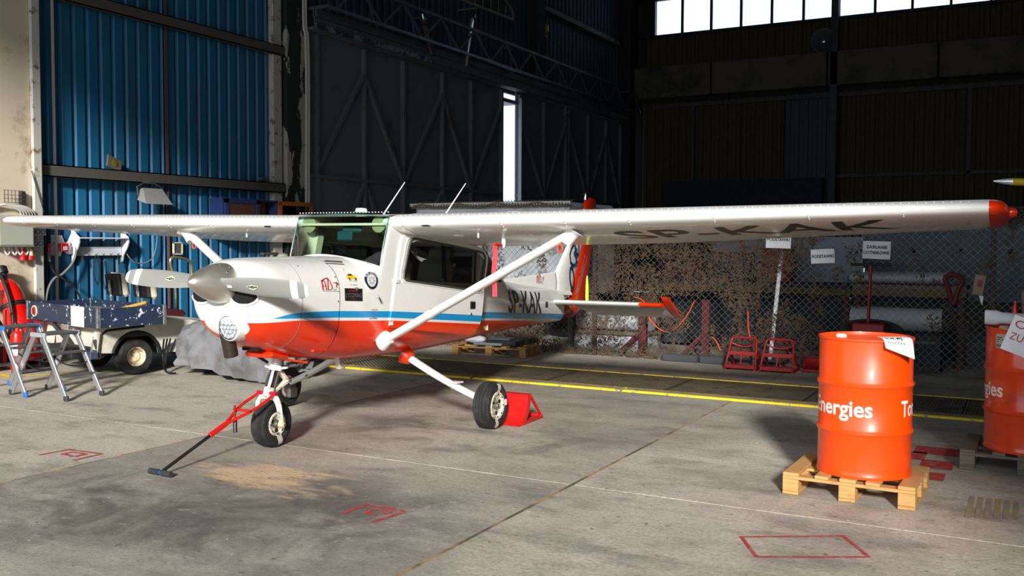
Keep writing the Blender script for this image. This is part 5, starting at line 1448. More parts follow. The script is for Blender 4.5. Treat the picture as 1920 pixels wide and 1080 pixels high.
def drum(label, loc, texts, m):
    t = thing('oil_drum', label, 'drum', loc, 0, 'orange oil drums'); r, h = .2875, .88
    def hoop(z): return [(r, z - .022), (r + .006, z - .014), (r + .013, z), (r + .006, z + .014), (r, z + .022)]
    prof = [(0, .012), (r - .02, .012), (r - .012, 0), (r + .004, 0), (r + .006, .012), (r, .022), (r, .05)] + hoop(.285) + [(r + .0, .44)] + hoop(.585) + [(r, .85), (r, .862), (r + .007, .868), (r + .007, .88), (r - .006, .882), (r - .010, .866), (r - .014, .858), (0, .856)]
    MB().lathe(prof, (0, 0, 0), (0, 0, 1), 72).build('drum_body', m, t, 40)
    for a, rr, nm in ((2.6, .035, 'bung_cap'), (-.5, .022, 'vent_cap')):
        MB().lathe([(0, .02), (rr * .8, .02), (rr, .012), (rr, 0)], (.20 * cos(a), .20 * sin(a), .856), (0, 0, 1), 20).build(nm, paper if nm == 'bung_cap' else dull_steel, t)
    for txt, a0, z, hh, wd in texts:
        mm = MB()
        letter(mm, txt, hh, lambda x, y, a0=a0, z=z: Vector(((r + .0012) * cos(a0 + x / r), (r + .0012) * sin(a0 + x / r), z + y)), bold=.02, width=wd, slices=.025)
        mm.build('drum_lettering', text_white, t, 60)
    return t
# angles run anticlockwise seen from above; the camera-facing side is around -1.45 rad
D1 = drum('whole orange oil drum with white lettering on the fresh pallet', (-.92, 6.52, .144), (('Energies', -2.83, .395, .098, .45), ('Total', -.59, .395, .10, .23)), drum_orange)
drum2_m = mat('drum_orange_shaded', (222, 62, 14), 0.35, coat=0.4, dirt=(140, 52, 26), amt=0.6, scale=5, lo=0.5, hi=0.72)  # darker, dirtier orange; this drum's weaker light is put into the colour
D2 = drum('orange oil drum at the right frame edge with a grey bucket on top', (.02, 7.80, .144), (('Energies', -3.74, .395, .098, .45), ('Total', -1.5, .395, .10, .27)), drum2_m)

def sheet(nm, label, cat, pts, nx, ny, m=paper):
    """curved sheet of paper from a 4-corner patch with sag"""
    t = thing(nm, label, cat, pts[0]); o = Vector(pts[0])
    return t, o
t = thing('drum_note', 'handwritten white note draped over the rim of the whole orange drum', 'note', (-.70, 6.33, 1.03))
c0 = Vector((-.70, 6.33, 1.03))
def note1(u, v):   # u along the rim, v outward/down
    base = Vector((-.79, 6.27, 1.036)).lerp(Vector((-.635, 6.385, 1.036)), u)
    out = Vector((.45, -.85, 0)).normalized()
    if v < .45: p = base - out * (.45 - v) * .22
    else: p = base + out * (.012 + .05 * math.sin((v - .45) * 2.2)) - Vector((0, 0, (v - .45) * (.10 + .13 * u)))
    return p - c0
m = MB().grid(lambda i, j: note1(i / 8, j / 10), 9, 11); m.build('note_sheet', paper, t, 60)
m = MB(); g = lambda x, y: note1(min(1, max(0, .1 + x * 4)), .50 - y * 2.6) + Vector((.001, -.002, .0015))
letter(m, 'OLEJ', .035, g, width=.14); letter(m, 'ZUZYTY', .03, lambda x, y: g(x, y - .07), width=.16); m.build('handwriting', ink_black, t)
t = thing('drum_note', 'white note with red handwriting hanging on the drum at the frame edge', 'note', (-.02, 7.5, 1.0)); c1 = Vector((-.02, 7.5, 1.0))
def note2(x, y):
    a = -.36; X, Y = x * cos(a) - y * sin(a), x * sin(a) + y * cos(a)
    return Vector((X * .97 + .02, -.012 + X * .02 - .02 * sin(y * 8), Y + .04))
m = MB().grid(lambda i, j: note2(-.11 + .32 * i / 8, -.20 + .26 * j / 8), 9, 9); m.build('note_sheet', paper, t, 60)
m = MB(); g = lambda x, y: note2(x, y) + Vector((0, -.002, 0))
letter(m, 'OLEJ', .055, lambda x, y: g(-.085 + x, -.0 + y - .02), width=.2); letter(m, 'ZU\u017bYTY', .05, lambda x, y: g(-.085 + x, y - .11), width=.26); m.build('handwriting', ink_red, t)
m = MB(); f = lambda x, y: Vector(((.2888) * cos(-2.42 + x / .2875), .2888 * sin(-2.42 + x / .2875), .74 + y))
rect2(m, 0, 0, .05, .10, f); rect2(m, .05, 0, .10, .10, f); rect2(m, .1, 0, .14, .1, f); o = m.build('drum_label', mat('label_grey', (176, 170, 166), .6), D2)
m = MB(); f = lambda x, y: Vector(((.2896) * cos(-2.42 + x / .2875), .2896 * sin(-2.42 + x / .2875), .74 + y))
for k in range(14): rect2(m, .008 + .009 * k, .008, .008 + .009 * k + (.003 if k % 3 else .006), .028, f)
for k in range(3): rect2(m, .008, .042 + .016 * k, .09 - .02 * k, .048 + .016 * k, f)
o = m.build('label_print', ink_black, D2)
t = thing('paper_roll', 'crumpled roll of white paper towel lying on the right-hand drum', 'paper roll', (-.13, 7.56, 1.055))
def roll(i, j):
    u = i / 10; a = 2 * PI * j / 16; r = .052 - .012 * sin(u * 5) * (u > .2) + .004 * sin(3 * a + u * 9)
    return Vector((-.14 + .36 * u, .02 * sin(u * 5), r * .0 + .052 - .03 * u)) + Vector((0, r * cos(a), r * sin(a)))
m = MB().grid(roll, 11, 16, closed_v=True); m.f.append(tuple(range(16))); m.mi.append(0); m.f.append(tuple(160 + k for k in range(16))); m.mi.append(0); m.build('roll', cloth_white, t, 60)
t = thing('zinc_bucket', 'grey metal bucket standing on the right-hand drum', 'bucket', (.06, 7.86, 1.002))
MB().lathe([(0, .01), (.085, .01), (.09, 0), (.10, .12), (.103, .17), (.110, .18), (.104, .19), (.112, .28), (.118, .285), (.115, .29), (.105, .28), (.085, .02), (0, .02)], (0, 0, 0), (0, 0, 1), 32).build('bucket_shell', bucket_zinc, t)
t = thing('red_bottle', 'slim red upright bottle seen behind the bucket', 'bottle', (-.085, 7.99, 1.002))
MB().lathe([(0, 0), (.022, 0), (.022, .13), (.012, .16), (.010, .2), (0, .2)], (0, 0, 0), (0, 0, 1), 14).build('bottle', tool_red, t)

# ------------------------------------------------------------------ step ladders
def ladder(label, cx, cy, w, splay, h, capm, footm, skew=0.0):
    t = thing('step_ladder', label, 'ladder', (cx, cy, 0), skew, 'aluminium step ladders')
    tw = .085
    for sg in (1, -1):
        for y in (-w / 2, w / 2):
            top, bot = Vector((sg * tw * .8, y * .94, h - .02)), Vector((sg * splay / 2, y, .0))
            MB().bar(bot + Vector((0, 0, .012)), top, .056, .026, up=(0, 1, 0), bev=.004).build('stile', alu, t)
            MB().box(bot + Vector((-.002 * sg, 0, .028)), (.060, .034, .056), bev=.008).build('foot', footm, t)
        for f in (.36, .70):
            c = Vector((sg * lerp(splay / 2, tw * .8, f), 0, h * f))
            MB().box(c + Vector((.0, 0, 0)), (.085, w * lerp(1, .95, f) - .03, .022), bev=.004).build('tread', tread_grey, t)
    MB().box((0, 0, h), (.23, w * .92, .024), bev=.006).build('platform', tread_grey, t)
    for y in (-w * .47, w * .47): MB().box((0, y, h - .008), (.235, .03, .05), bev=.008).build('end_bracket', capm, t)
    for y in (-w * .44, w * .44):
        z = h * .53; x = lerp(splay / 2, tw * .8, .53)
        MB().tube(catmull([(x, y, z), (x * .4, y, z - .05), (-x * .4, y, z - .05), (-x, y, z)], 5), .008, 6).build('spreader_strap', black, t)
    m = MB()
    if capm is not blue_cap:
        for k in range(9): rect2(m, 0, .27 - .012 * k * 1.2, .012, .278 - .012 * k * 1.2, lambda x, y: Vector((-lerp(splay / 2, tw * .8, y / h) + .012 - x, -w / 2 * .97 - .014, y)))
        m.build('warning_strip', decal_yellow, t)
    return t
ladder('plain aluminium step ladder with grey platform nearer the camera', -8.93, 6.46, .42, .88, .655, mat('bracket_grey', (150, 152, 158), .5), mat('foot_dark', (50, 56, 66), .6))
ladder('aluminium step ladder with blue brackets and feet behind the plain one', -9.52, 6.42, .44, .92, .70, blue_cap, blue_cap, .0)

# ------------------------------------------------------------------ utility cart with a blue cargo box
ca = math.atan2(.975, .22) - PI / 2            # cart heading relative to +Y
cart = thing('utility_cart', 'old cream utility cart with a chipped blue cargo box and two seats', 'cart', (-10.02, 8.05, 0), ca)
def box_side(p, q, z0, z1, nm='box_side', th=.025):
    p, q = Vector((p[0], p[1], 0)), Vector((q[0], q[1], 0)); d = q - p
    MB().box((p + q) / 2 + Vector((0, 0, (z0 + z1) / 2)), (d.length, th, z1 - z0), RZ(math.atan2(d.y, d.x)), bev=.004).build(nm, cart_blue, cargo)
cargo = empty('cargo_box', cart)
bx0, bx1, by0, by1 = -.97, .92, -.62, .18
box_side((bx0, by0), (bx1, by0), .63, .85); box_side((bx0, by1), (bx1, by1), .63, .85); box_side((bx0, by0), (bx0, by1), .63, .85); box_side((bx1, by0), (bx1, by1), .63, .85)
MB().box(((bx0 + bx1) / 2, (by0 + by1) / 2, .64), (bx1 - bx0, by1 - by0, .02)).build('box_floor', cart_blue, cargo)
for x in (bx0, bx1):
    for y in (by0, by1): MB().box((x, y, .74), (.045, .045, .24), bev=.006).build('corner_strap', mat('chipped_edge', (120, 122, 126), .5, .4, dirt=(50, 56, 66), amt=1, scale=20), cargo)
m = MB().lathe([(0, .018), (.05, .018), (.055, .01), (.055, 0)], (bx0 + .22, by0 - .012, .74), (0, -1, 0), 20); m.build('rear_reflector', dark_red, cargo)
m = MB().lathe([(.055, .012), (.068, .016), (.072, .01), (.072, 0)], (bx0 + .22, by0 - .012, .74), (0, -1, 0), 20); m.build('reflector_rim', mat('rim_cream', (220, 206, 180), .5), cargo)
MB().box((.16, by0 - .02, .595), (.18, .06, .07), bev=.006).build('latch_bracket', chrome, cargo)
# chassis, body shell, fenders
MB().box((0, .55, .30), (.80, 2.5, .12), bev=.01).build('chassis', mat('chassis_dark', (34, 34, 36), .8), cart)
MB().box((-.1, -.50, .27), (1.3, .10, .09), bev=.008).build('rear_bumper', cart_frame, cart)
m = MB()
def fender(sg):
    m = MB(); n = 20; prof = []
    # outline (y,z) of the side panel with its wheel arch
    arch = [(.30 * cos(a) + .0, .30 * sin(a) + .22) for a in lins(PI * .93, PI * .02, 12)]
    outl = [(-.46, .30), (-.46, .58), (-.38, .63), (.30, .66), (.70, .63), (1.2, .55), (1.2, .24), (.42, .24)] + [(a, b) for a, b in arch[::-1]]
    for off, nm in ((0, 0),):
        m.poly([(.56 if sg > 0 else -1.0, a, b) for a, b in outl], .05, (1, 0, 0))
    m.build('body_side', cart_white, cart, 30)
    tr = MB(); tr.tube([(sg * .585, a, b) for a, b in arch] , .022, 8); tr.tube([(sg * .585, -.46, .30), (sg * .585, -.43, .52), (sg * .585, -.36, .56), (sg * .585, .1, .585)], .016, 7); tr.build('arch_trim', black, cart)
fender(1); fender(-1)
MB().grid(lambda i, j: Vector((lerp(-1.0, .55, j / 8), lerp(.18, 1.25, i / 8), .655 - .10 * (i / 8) ** 2 + .02 * (1 - (j / 4 - 1) ** 2))), 9, 9).build('deck_cowl', cart_white, cart)
MB().box((-.22, -.44, .46), (1.5, .03, .28), bev=.01).build('rear_panel', cart_white, cart)
MB().box((-.2, -.40, .38), (1.3, .08, .2)).build('rear_cavity', hole_shade, cart)
MB().bar((-.32, -.60, .62), (.02, -.46, .28), .06, .04, bev=.006).build('prop_arm', mat('arm_dark', (48, 44, 40), .7), cart)
MB().bar((.40, -.47, .26), (.44, -.44, .50), .025, .025).build('lamp_bracket', chrome, cart)
MB().box((.50, -.40, .36), (.06, .12, .22), RX(.3), bev=.015).build('leaf_spring', mat('spring_rust', (60, 50, 42), .8), cart)
MB().tube([(-.5, 0, .22), (.5, 0, .22)], .035, 10).build('rear_axle', mat('axle_dark', (40, 38, 36), .8), cart)
def cart_wheel(x, y, sg):
    w = empty('wheel', cart); c = Vector((x, y, .222))
    MB().lathe([(.12, -.09), (.15, -.10), (.20, -.095), (.219, -.06), (.222, 0), (.219, .06), (.20, .095), (.15, .10), (.12, .09)], c, (sg, 0, 0), 40).build('tyre', rubber, w, 30)
    MB().lathe([(0, .01), (.05, .02), (.06, .035), (.075, .02), (.095, .01), (.105, .07), (.118, .085), (.124, .075), (.12, -.09), (0, -.09)], c, (sg, 0, 0), 28).build('rim', mat('rim_cream_rust', (214, 200, 170), .5, dirt=(96, 70, 46), amt=.9, scale=16, lo=.5, hi=.66), w, 30)
for x, sg in ((.50, 1), (-.50, -1)): cart_wheel(x, .0, sg); cart_wheel(x, 1.62, sg)
for x in (-.94, -.19):
    s = empty('seat', cart)
    MB().box((x, .48, 1.03), (.40, .05, .30), RX(.10), bev=.02).build('back_plate', black, s)
    MB().box((x + .03, .54, 1.03), (.42, .09, .32), RX(.10), bev=.035).build('back_cushion', mat('seat_cream', (214, 204, 182), .7), s)
    MB().box((x - .02, .44, .91), (.05, .02, .36), RX(.08), bev=.003).build('back_strut', mat('strut_chipped', (96, 108, 124), .5, .5, dirt=(220, 220, 220), amt=.8, scale=24, lo=.55, hi=.6), s)
    MB().box((x, .78, .66), (.40, .44, .10), bev=.04).build('seat_cushion', red_fabric if x > -.5 else mat('seat_cream', (214, 204, 182), .7), s)
MB().box((-.25, 1.7, .62), (.8, .25, .4), bev=.05).build('dash', black, cart)
MB().lathe([(.17, 0), (.18, .012), (.19, 0), (.18, -.012)], (.25, 1.45, .98), (0, -.6, .8), 28, closed=True).build('steering_wheel', black, cart)
MB().bar((.25, 1.48, .97), (.28, 1.75, .65), .04, .04).build('steering_column', black, cart)
MB().tube(catmull([(.42, 1.5, .62), (.5, 1.35, .80), (.55, 1.1, .84), (.62, .9, .78)], 6), .016, 8).build('side_rail', mat('rail_dark', (50, 54, 60), .4, .6), cart)
cm = cart.matrix_world if False else Matrix.Translation((-10.02, 8.05, 0)) @ Matrix.Rotation(ca, 4, 'Z')
def oncart(p): return tuple(cm @ Vector(p))
t = thing('cart_sign', 'white paper notice taped to the back of the blue cargo box', 'notice', oncart((.43, by0 - .016, .735)), ca)
MB().box((0, 0, 0), (.33, .004, .235)).build('sheet', paper, t)
m = MB(); letter(m, 'TYLKO', .04, lambda x, y: (x - .09, -.003, y + .01), width=.18); letter(m, 'LOTNISKO', .04, lambda x, y: (x - .10, -.003, y - .06), width=.22); m.build('lettering', mat('faded_ink', (176, 178, 186), .8), t)
t = thing('wooden_tool_handle', 'yellowish wooden tool handle lying in the blue cargo box', 'tool', oncart((.52, -.12, .83)), ca)
MB().bar((-.24, -.18, -.10), (.26, .16, .055), .065, .04, bev=.012).build('handle', mat('handle_wood', (186, 140, 60), .6, dirt=(130, 90, 40), amt=.5), t)
MB().box((-.25, -.19, -.12), (.09, .06, .10), RZ(.5), bev=.01).build('tool_head', dull_steel, t)
t = thing('cargo_junk', 'chipped metal tray lying in the far left of the cargo box', 'tray', oncart((-.55, -.1, .655)), ca)
MB().box((0, 0, .01), (.5, .5, .015)).build('tray_base', dull_steel, t)
for a, sz in (((0, -.25, .06), (.5, .012, .1)), ((0, .25, .06), (.5, .012, .1)), ((-.25, 0, .06), (.012, .5, .1)), ((.25, 0, .06), (.012, .5, .1))): MB().box(a, sz).build('tray_side', dull_steel, t)
t = thing('bent_pipe', 'bent chrome pipe with brass elbow leaning on the blue wall behind the propeller', 'pipe', (-11.2, 10.0, 0))
MB().tube(catmull([(0, .12, .02), (0, .12, .6), (0, .10, 1.0), (0, .02, 1.33), (.02, .16, 1.37), (.02, .38, 1.30), (.02, .42, 1.1)], 8), .022, 10).build('pipe', mat('pipe_brass', (170, 160, 120), .3, .7), t)
MB().lathe([(0, 0), (.04, 0), (.045, .05), (.03, .08), (0, .08)], (.02, .42, 1.05), (0, 0, 1), 14).build('nozzle', brass := mat('brass', (176, 150, 84), .35, .8), t)
MB().lathe([(0, 0), (.2, 0), (.2, .02), (.03, .03), (0, .03)], (0, .12, 0), (0, 0, 1), 20).build('foot', dull_steel, t)

# ------------------------------------------------------------------ motorcycle under a tarpaulin
tp = thing('covered_motorcycle', 'motorcycle under a crumpled grey tarpaulin behind the nose', 'motorcycle', (-8.26, 8.44, 0), -.04)
def tarp(i, j):
    u = i / 72; v = j / 30                 # u round the outline, v from ridge to hem
    a = 2 * PI * u
    lx, ly = .97, .42
    ex = abs(cos(a)) ** .75 * (1 if cos(a) > 0 else -1); ey = abs(sin(a)) ** .75 * (1 if sin(a) > 0 else -1)
    k = sin(min(1, v * 1.25) * PI / 2) ** .75
    x, y = lx * ex * (k * (1 - .10 * max(0, v - .6))), ly * ey * k
    top = .80 + .14 * math.exp(-((x - .15) / .35) ** 2) - .10 * math.exp(-((x + .45) / .3) ** 2) - .24 * max(0, abs(x) - .75) ** 1.0
    hem = .07 + .05 * sin(a * 3 + 1) + .16 * max(0, -cos(a)) ** 3
    z = lerp(top, hem, v ** 1.7)
    f = .085 * v ** .8 * (.6 - 1.5 * abs(sin(a * 6.5 + 2 * v + 1.2 * sin(a * 3))) ** .6 + .5 * sin(a * 23 - 6 * v + 2 * sin(a * 5))) * min(1, v * 1.6)
    n = mnoise.noise(Vector((x * 2.6, y * 3 + 7, z * 2.2))) * .07 + mnoise.noise(Vector((x * 7 + z * 5, y * 7, z * 6 - x * 4))) * .028
    r = Vector((ex, ey, 0)); r = r.normalized() if r.length > 0 else r
    p = Vector((x, y, z)) + r * (f + n)
    if v < .5: p.z += n * .5
    # a pocket of cloth bulging low in the middle
    if ey < 0: p += Vector((0, -1, 0)) * .09 * math.exp(-((x - .42) / .2) ** 2 - ((z - .22) / .12) ** 2)
    p.z = max(p.z, .012)
    return p
m = MB().grid(tarp, 72, 31, closed_u=True)
m.build('tarpaulin', tarp_mat, tp, 80)
for x in (-.62, .60):
    MB().lathe([(.18, -.05), (.24, -.06), (.29, -.03), (.295, 0), (.29, .03), (.24, .06), (.18, .05)], (x, 0, .295), (0, 1, 0), 32, closed=True).build('tyre', rubber, tp)
    MB().lathe([(0, -.04), (.05, -.05), (.06, -.01), (.16, -.01), (.185, -.04), (.185, .04), (.05, .05), (0, .05)], (x, 0, .295), (0, 1, 0), 24).build('wheel_rim', dull_steel, tp)
MB().box((0, 0, .38), (.8, .22, .30), bev=.08).build('engine', mat('engine_dark', (40, 40, 40), .6), tp)
MB().bar((-.3, 0, .62), (.5, 0, .66), .2, .12, bev=.04).build('saddle', black, tp)
m = MB()
for k in range(3): m.tube(catmull([(-1.0, -.20 - .05 * k, .42), (-1.04 - .03 * k, -.24, .2), (-1.0 + .05 * k, -.28 - .04 * k, .04), (-.95 + .08 * k, -.30, .02)], 6), .011, 6)
m.build('tie_strap', black, tp)
m = MB(); m.tube(catmull([(-1.03, -.10, .4), (-.92, -.30, .22), (-.8, -.40, .30)], 6), .010, 6); m.build('tie_cord', black, tp)

# ------------------------------------------------------------------ extinguishers by the column
we = thing('wheeled_extinguisher', 'large red wheeled fire extinguisher leaning back on its black trolley', 'extinguisher', (-11.55, 7.72, 0), .05)
ax = Vector((-.46, -.02, 1.0)).normalized()
c = Vector((.40, 0, .07))
MB().lathe([(0, 0), (.13, .0), (.15, .04), (.155, .10), (.155, .92), (.14, 1.02), (.10, 1.10), (.05, 1.14), (.045, 1.17), (0, 1.17)], c, ax, 32).build('cylinder', ext_red, we)
MB().lathe([(0, 0), (.05, 0), (.05, .06), (.075, .07), (.075, .15), (.05, .17), (0, .17)], c + ax * 1.16, ax, 18).build('valve_guard', black, we)
for f in (.42, .74): MB().lathe([(.157, 0), (.162, .01), (.162, .05), (.157, .06)], c + ax * f, ax, 28).build('strap', black, we)
MB().tube(catmull([c + ax * 1.22 + Vector((.03, -.06, 0)), c + ax * 1.12 + Vector((.16, -.14, 0)), c + ax * .8 + Vector((.17, -.16, 0)), c + ax * .45 + Vector((.10, -.20, 0)), c + ax * .25 + Vector((-.05, -.22, 0)), c + ax * .5 + Vector((-.16, -.2, 0)), c + ax * .85 + Vector((-.14, -.15, 0))], 7), .022, 8).build('hose', cable_black, we)
for y in (-.15, .15):
    MB().tube([c + Vector((.03, y, 0)), c + Vector((-.18, y, .04)) + ax * .5, c + Vector((-.30, y, .0)) + ax * .88], .016, 8).build('trolley_rail', black, we)
MB().tube([c + Vector((-.30, -.15, 0)) + ax * .88, c + Vector((-.30, .15, 0)) + ax * .88], .016, 8).build('trolley_handle', black, we)
for y in (-.20, .20): MB().lathe([(0, -.03), (.05, -.035), (.11, -.035), (.13, -.02), (.13, .02), (.11, .035), (0, .035)], (.10, y, .13), (0, 1, 0), 26).build('trolley_wheel', rubber, we)
MB().tube([(.10, -.2, .13), (.10, .2, .13)], .014, 8).build('trolley_axle', dull_steel, we)
MB().box((.42, 0, .03), (.26, .30, .05), bev=.01).build('foot_plate', black, we)
for k, (x, y, lab) in enumerate(((-11.20, 7.22, 'small red fire extinguisher with white label, left of its twin'), (-10.98, 7.42, 'small red fire extinguisher nearer the cargo cart'))):
    t = thing('fire_extinguisher', lab, 'extinguisher', (x, y, 0), .4 * k, 'small red extinguishers')
    MB().lathe([(0, 0), (.08, 0), (.085, .02), (.085, .40), (.07, .47), (.03, .50), (.025, .54), (0, .54)], (0, 0, 0), (0, 0, 1), 26).build('cylinder', ext_red, t)
    MB().box((0, 0, .57), (.05, .05, .05), bev=.01).build('valve', chrome, t)
    MB().bar((0, 0, .60), (.0, -.14, .62), .025, .012, bev=.003).build('lever', tool_red, t)
    MB().tube(catmull([(.02, 0, .57), (.09, -.03, .5), (.10, -.03, .3), (.095, -.02, .2)], 6), .012, 7).build('hose', cable_black, t)
    m = MB(); m.grid(lambda i, j: Vector((.0862 * cos(-2.2 + 1.2 * i / 8), .0862 * sin(-2.2 + 1.2 * i / 8), .2 + .16 * j)), 9, 2); m.build('label', paper, t)
t = thing('dark_gas_bottle', 'tall dark cylinder with pale valve at the left frame edge', 'cylinder', (-11.42, 7.40, 0))
MB().lathe([(0, 0), (.10, 0), (.105, .02), (.105, .30), (.05, .36), (.035, .40), (.035, .95), (0, .95)], (0, 0, 0), (0, 0, 1), 24).build('cylinder', mat('bottle_dark', (60, 60, 62), .5), t)
MB().lathe([(0, 0), (.04, 0), (.045, .03), (.03, .10), (0, .11)], (0, 0, .95), (0, 0, 1), 16).build('valve', alu, t)
t = thing('red_lance', 'thin red and white rod standing beside the dark cylinder', 'rod', (-11.24, 7.42, 0))
MB().tube([(0, 0, 0), (.02, 0, .75)], .022, 10).build('rod', dark_red, t)
MB().box((.0, 0, .012), (.1, .1, .024), bev=.004).build('foot', black, t)
m = MB(); rect2(m, -11.6, 7.15, -11.5, 7.25, flat)
m = MB(); stroke(m, [(-11.7, 7.25), (-10.55, 7.05), (-10.1, 7.9), (-9.7, 9.0)], .09, flat); m.build('painted_mark', yellow_paint, floor)
t = thing('red_warning_triangle', 'small dull red triangular plate leaning beside the wheeled extinguisher', 'sign', (-10.93, 7.66, .0))
MB().poly([(-.09, 0, .62), (.09, 0, .62), (0, .02, .42)], .01, (0, 1, 0)).build('plate', dark_red, t)
MB().bar((0, .02, 0), (0, .012, .55), .02, .02).build('stake', black, t)

# ------------------------------------------------------------------ fence, camouflage net, signs
FY = 12.62
fence = thing('chain_link_fence', 'chain-link fence with steel posts across the back of the floor', 'fence', (-3.5, FY, 0))
FX0, FX1, FH = -6.2, 5.6, 2.05            # local x range
for x in (-6.1, -4.0, -2.0, .12, 3.12, 5.5):
    MB().box((x, .03, FH / 2), (.06, .05, FH), bev=.004).build('post', mat('fence_post', (56, 44, 40), .7, dirt=(80, 50, 36), amt=.6), fence)
MB().tube([(FX0, 0, FH), (FX1, 0, FH)], .018, 8).build('top_rail', mat('fence_rail', (50, 46, 44), .7), fence)
m = MB(); P_ = .092; nz_ = int((FH - .06) / (P_ / 2))
x = FX0; k = 0
def wire(pts, r=.0027):
    b = len(m.v)
    for (px, py, pz) in pts: m.v += [(px - r, py - r, pz), (px + r, py - r, pz), (px, py + r, pz)]
    for i in range(len(pts) - 1):
        for j in range(3): m.f.append((b + i * 3 + j, b + i * 3 + (j + 1) % 3, b + i * 3 + 3 + (j + 1) % 3, b + i * 3 + 3 + j)); m.mi.append(0)
while x < FX1:
    k += 1; wire([(x + (P_ / 2 if (i + k) % 2 else 0), -.004 if i % 2 else .004, .05 + i * P_ / 2) for i in range(nz_)])
    x += P_ / 2
# two interlocking families of zig-zags give the diamonds
mesh_o = m.build('wire_mesh', wire_steel, fence, fix=False); mesh_o['kind'] = 'stuff'
net = MB()
def blotch(c, r, nrm_y, rr):
    n = rr.choice((4, 5, 6)); a0 = rr.uniform(0, 6.28); b = len(net.v)
    st = rr.uniform(.22, .6); ro = rr.choice((PI / 4, -PI / 4)) + rr.uniform(-.35, .35)
    for k in range(n):
        a = a0 + 2 * PI * k / n; q = r * rr.uniform(.4, 1.15)
        u, w_ = q * cos(a) * 1.35, q * sin(a) * st
        net.v.append((c[0] + u * cos(ro) - w_ * sin(ro), c[1] + rr.uniform(-.3, .3) * r, c[2] + u * sin(ro) + w_ * cos(ro)))
    net.f.append(tuple(b + k for k in range(n))); net.mi.append(0)
rr = random.Random(11)
count = 0
while count < 23000:
    x = rr.uniform(FX0, FX1); z = rr.uniform(.01, FH)
    nval = mnoise.noise(Vector((x * 1.7, z * 1.7, 3.1))) * .6 + mnoise.noise(Vector((x * 5.5, z * 5.5, 9.0))) * .5
    dens = .16 if x < 1.2 else -.02 - .12 * (x - 1.2) / 2
    if z < .16 and x < 0: dens += .4
    if x < -2.0 and z > .8: dens -= .12
    if -2.0 < x < .4 and z > .9: dens += .22
    if x < -1.0 and z < .8: dens += .22
    if nval + dens < rr.uniform(.0, .35): 
        if rr.random() < .3: count += 0
        continue
    blotch((x, -.022 + rr.uniform(-.012, .0), z), rr.uniform(.012, .030), 0, rr); count += 1
net_o = net.build('camouflage_net', net_brown, None, fix=False); net_o.location = (-3.5, FY, 0)
net_o['kind'] = 'stuff'; net_o['label'] = 'ragged brown camouflage net hung over the chain-link fence'; net_o['category'] = 'net'; net_o.location.y -= .0
def sign(label, x, z, w, h, tilt, lines, hh):
    t = thing('hanging_sign', label, 'sign', (x, FY - .05, z), 0)
    Rm = RY(-tilt)
    m = MB(); m.grid(lambda i, j: Rm @ Vector((w * (i / 6 - .5), .012 * sin(i * 1.1), h * (j / 3 - .5))), 7, 4)
    m.grid(lambda i, j: Rm @ Vector((w * (i / 6 - .5), .012 * sin(i * 1.1) + .003, h * (j / 3 - .5))), 7, 4)
    m.build('sign_sheet', paper, t, 60)
    m = MB()
    for k, (ln, wd, zz) in enumerate(lines):
        letter(m, ln, hh, lambda x_, y_: Rm @ Vector((x_ - wd / 2, .012 * sin(((x_ - wd / 2) / w + .5) * 6.6) - .0035, y_ + zz)), bold=.03, width=wd, slices=.03)
    m.build('lettering', ink_black, t)
    for q in (-.45, .45): MB().tube([Rm @ Vector((q * w, 0, h * .47)), Rm @ Vector((q * w, .04, h * .47 + .02))], .004, 5).build('tie', cable_black, t)
sign('white PODSTAWKI sign half hidden under the wing edge', -2.88, 1.655, .32, .19, -.03, (('PODSTAWKI', .29, .0),), .038)
sign('white PODSTAWKI sign hanging clear below the wing', -2.32, 1.462, .29, .18, .05, (('PODSTAWKI', .27, -.02),), .038)
sign('white ZASILANIE LOTNISKOWE sign above the red T-post', -1.675, 1.545, .325, .22, -.03, (('ZASILANIE', .25, .02), ('LOTNISKOWE', .30, -.05)), .036)

# kerb blocks and red stands at the fence foot
for x, w in ((-4.17, .50), (-3.66, .46), (-3.12, .55)):
    t = MB().box((0, 0, .05), (w, .10, .10), bev=.012).build('kerb_block', kerb_dark); t.location = (x, FY - .09, 0); t['label'] = {-4.17: 'left dark kerb block at the fence foot', -3.66: 'middle dark kerb block, between the other two', -3.12: 'dark kerb block behind the red stands'}[x]; t['category'] = 'kerb'; t['group'] = 'dark kerb blocks'
def red_stand(label, x, y, w, h, rz=0, m_=dark_red):
    t = thing('tyre_stand', label, 'stand', (x, y, 0), rz, 'red tubular wheel stands')
    for sg in (1, -1):
        MB().tube(catmull([(sg * w / 2, -.18, .02), (sg * w * .46, -.05, h * .6), (sg * w * .42, .02, h * .93), (sg * w * .34, .03, h)], 5), .014, 8).build('side_tube', m_, t)
        MB().bar((sg * w * .46, .0, h * .62), (sg * w * .48, .24, .02), .022, .022).build('rear_leg', m_, t)
        MB().bar((sg * w / 2, -.18, .018), (sg * w * .48, .24, .018), .03, .03).build('base_rail', m_, t)
    MB().tube([(-w * .34, .03, h), (w * .34, .03, h)], .015, 8).build('top_tube', m_, t)
    MB().tube(catmull([(-w * .4, .02, h * .82), (-w * .15, .03, h * .73), (w * .15, .03, h * .73), (w * .4, .02, h * .82)], 6), .012, 7).build('curved_bar', m_, t)
    MB().box((0, -.07, h * .52), (w * .95, .012, .05), bev=.003).build('cross_plate', m_, t)
    MB().box((0, -.17, .05), (w, .06, .05), bev=.004).build('front_plate', m_, t)
    MB().bar((0, -.08, h * .5), (0, -.14, .06), .016, .016).build('centre_stay', m_, t)
    return t
red_stand('left dark red tubular stand of the front pair at the fence', -3.22, 12.22, .38, .40)
red_stand('right dark red tubular stand of the front pair at the fence', -2.76, 12.20, .40, .40)
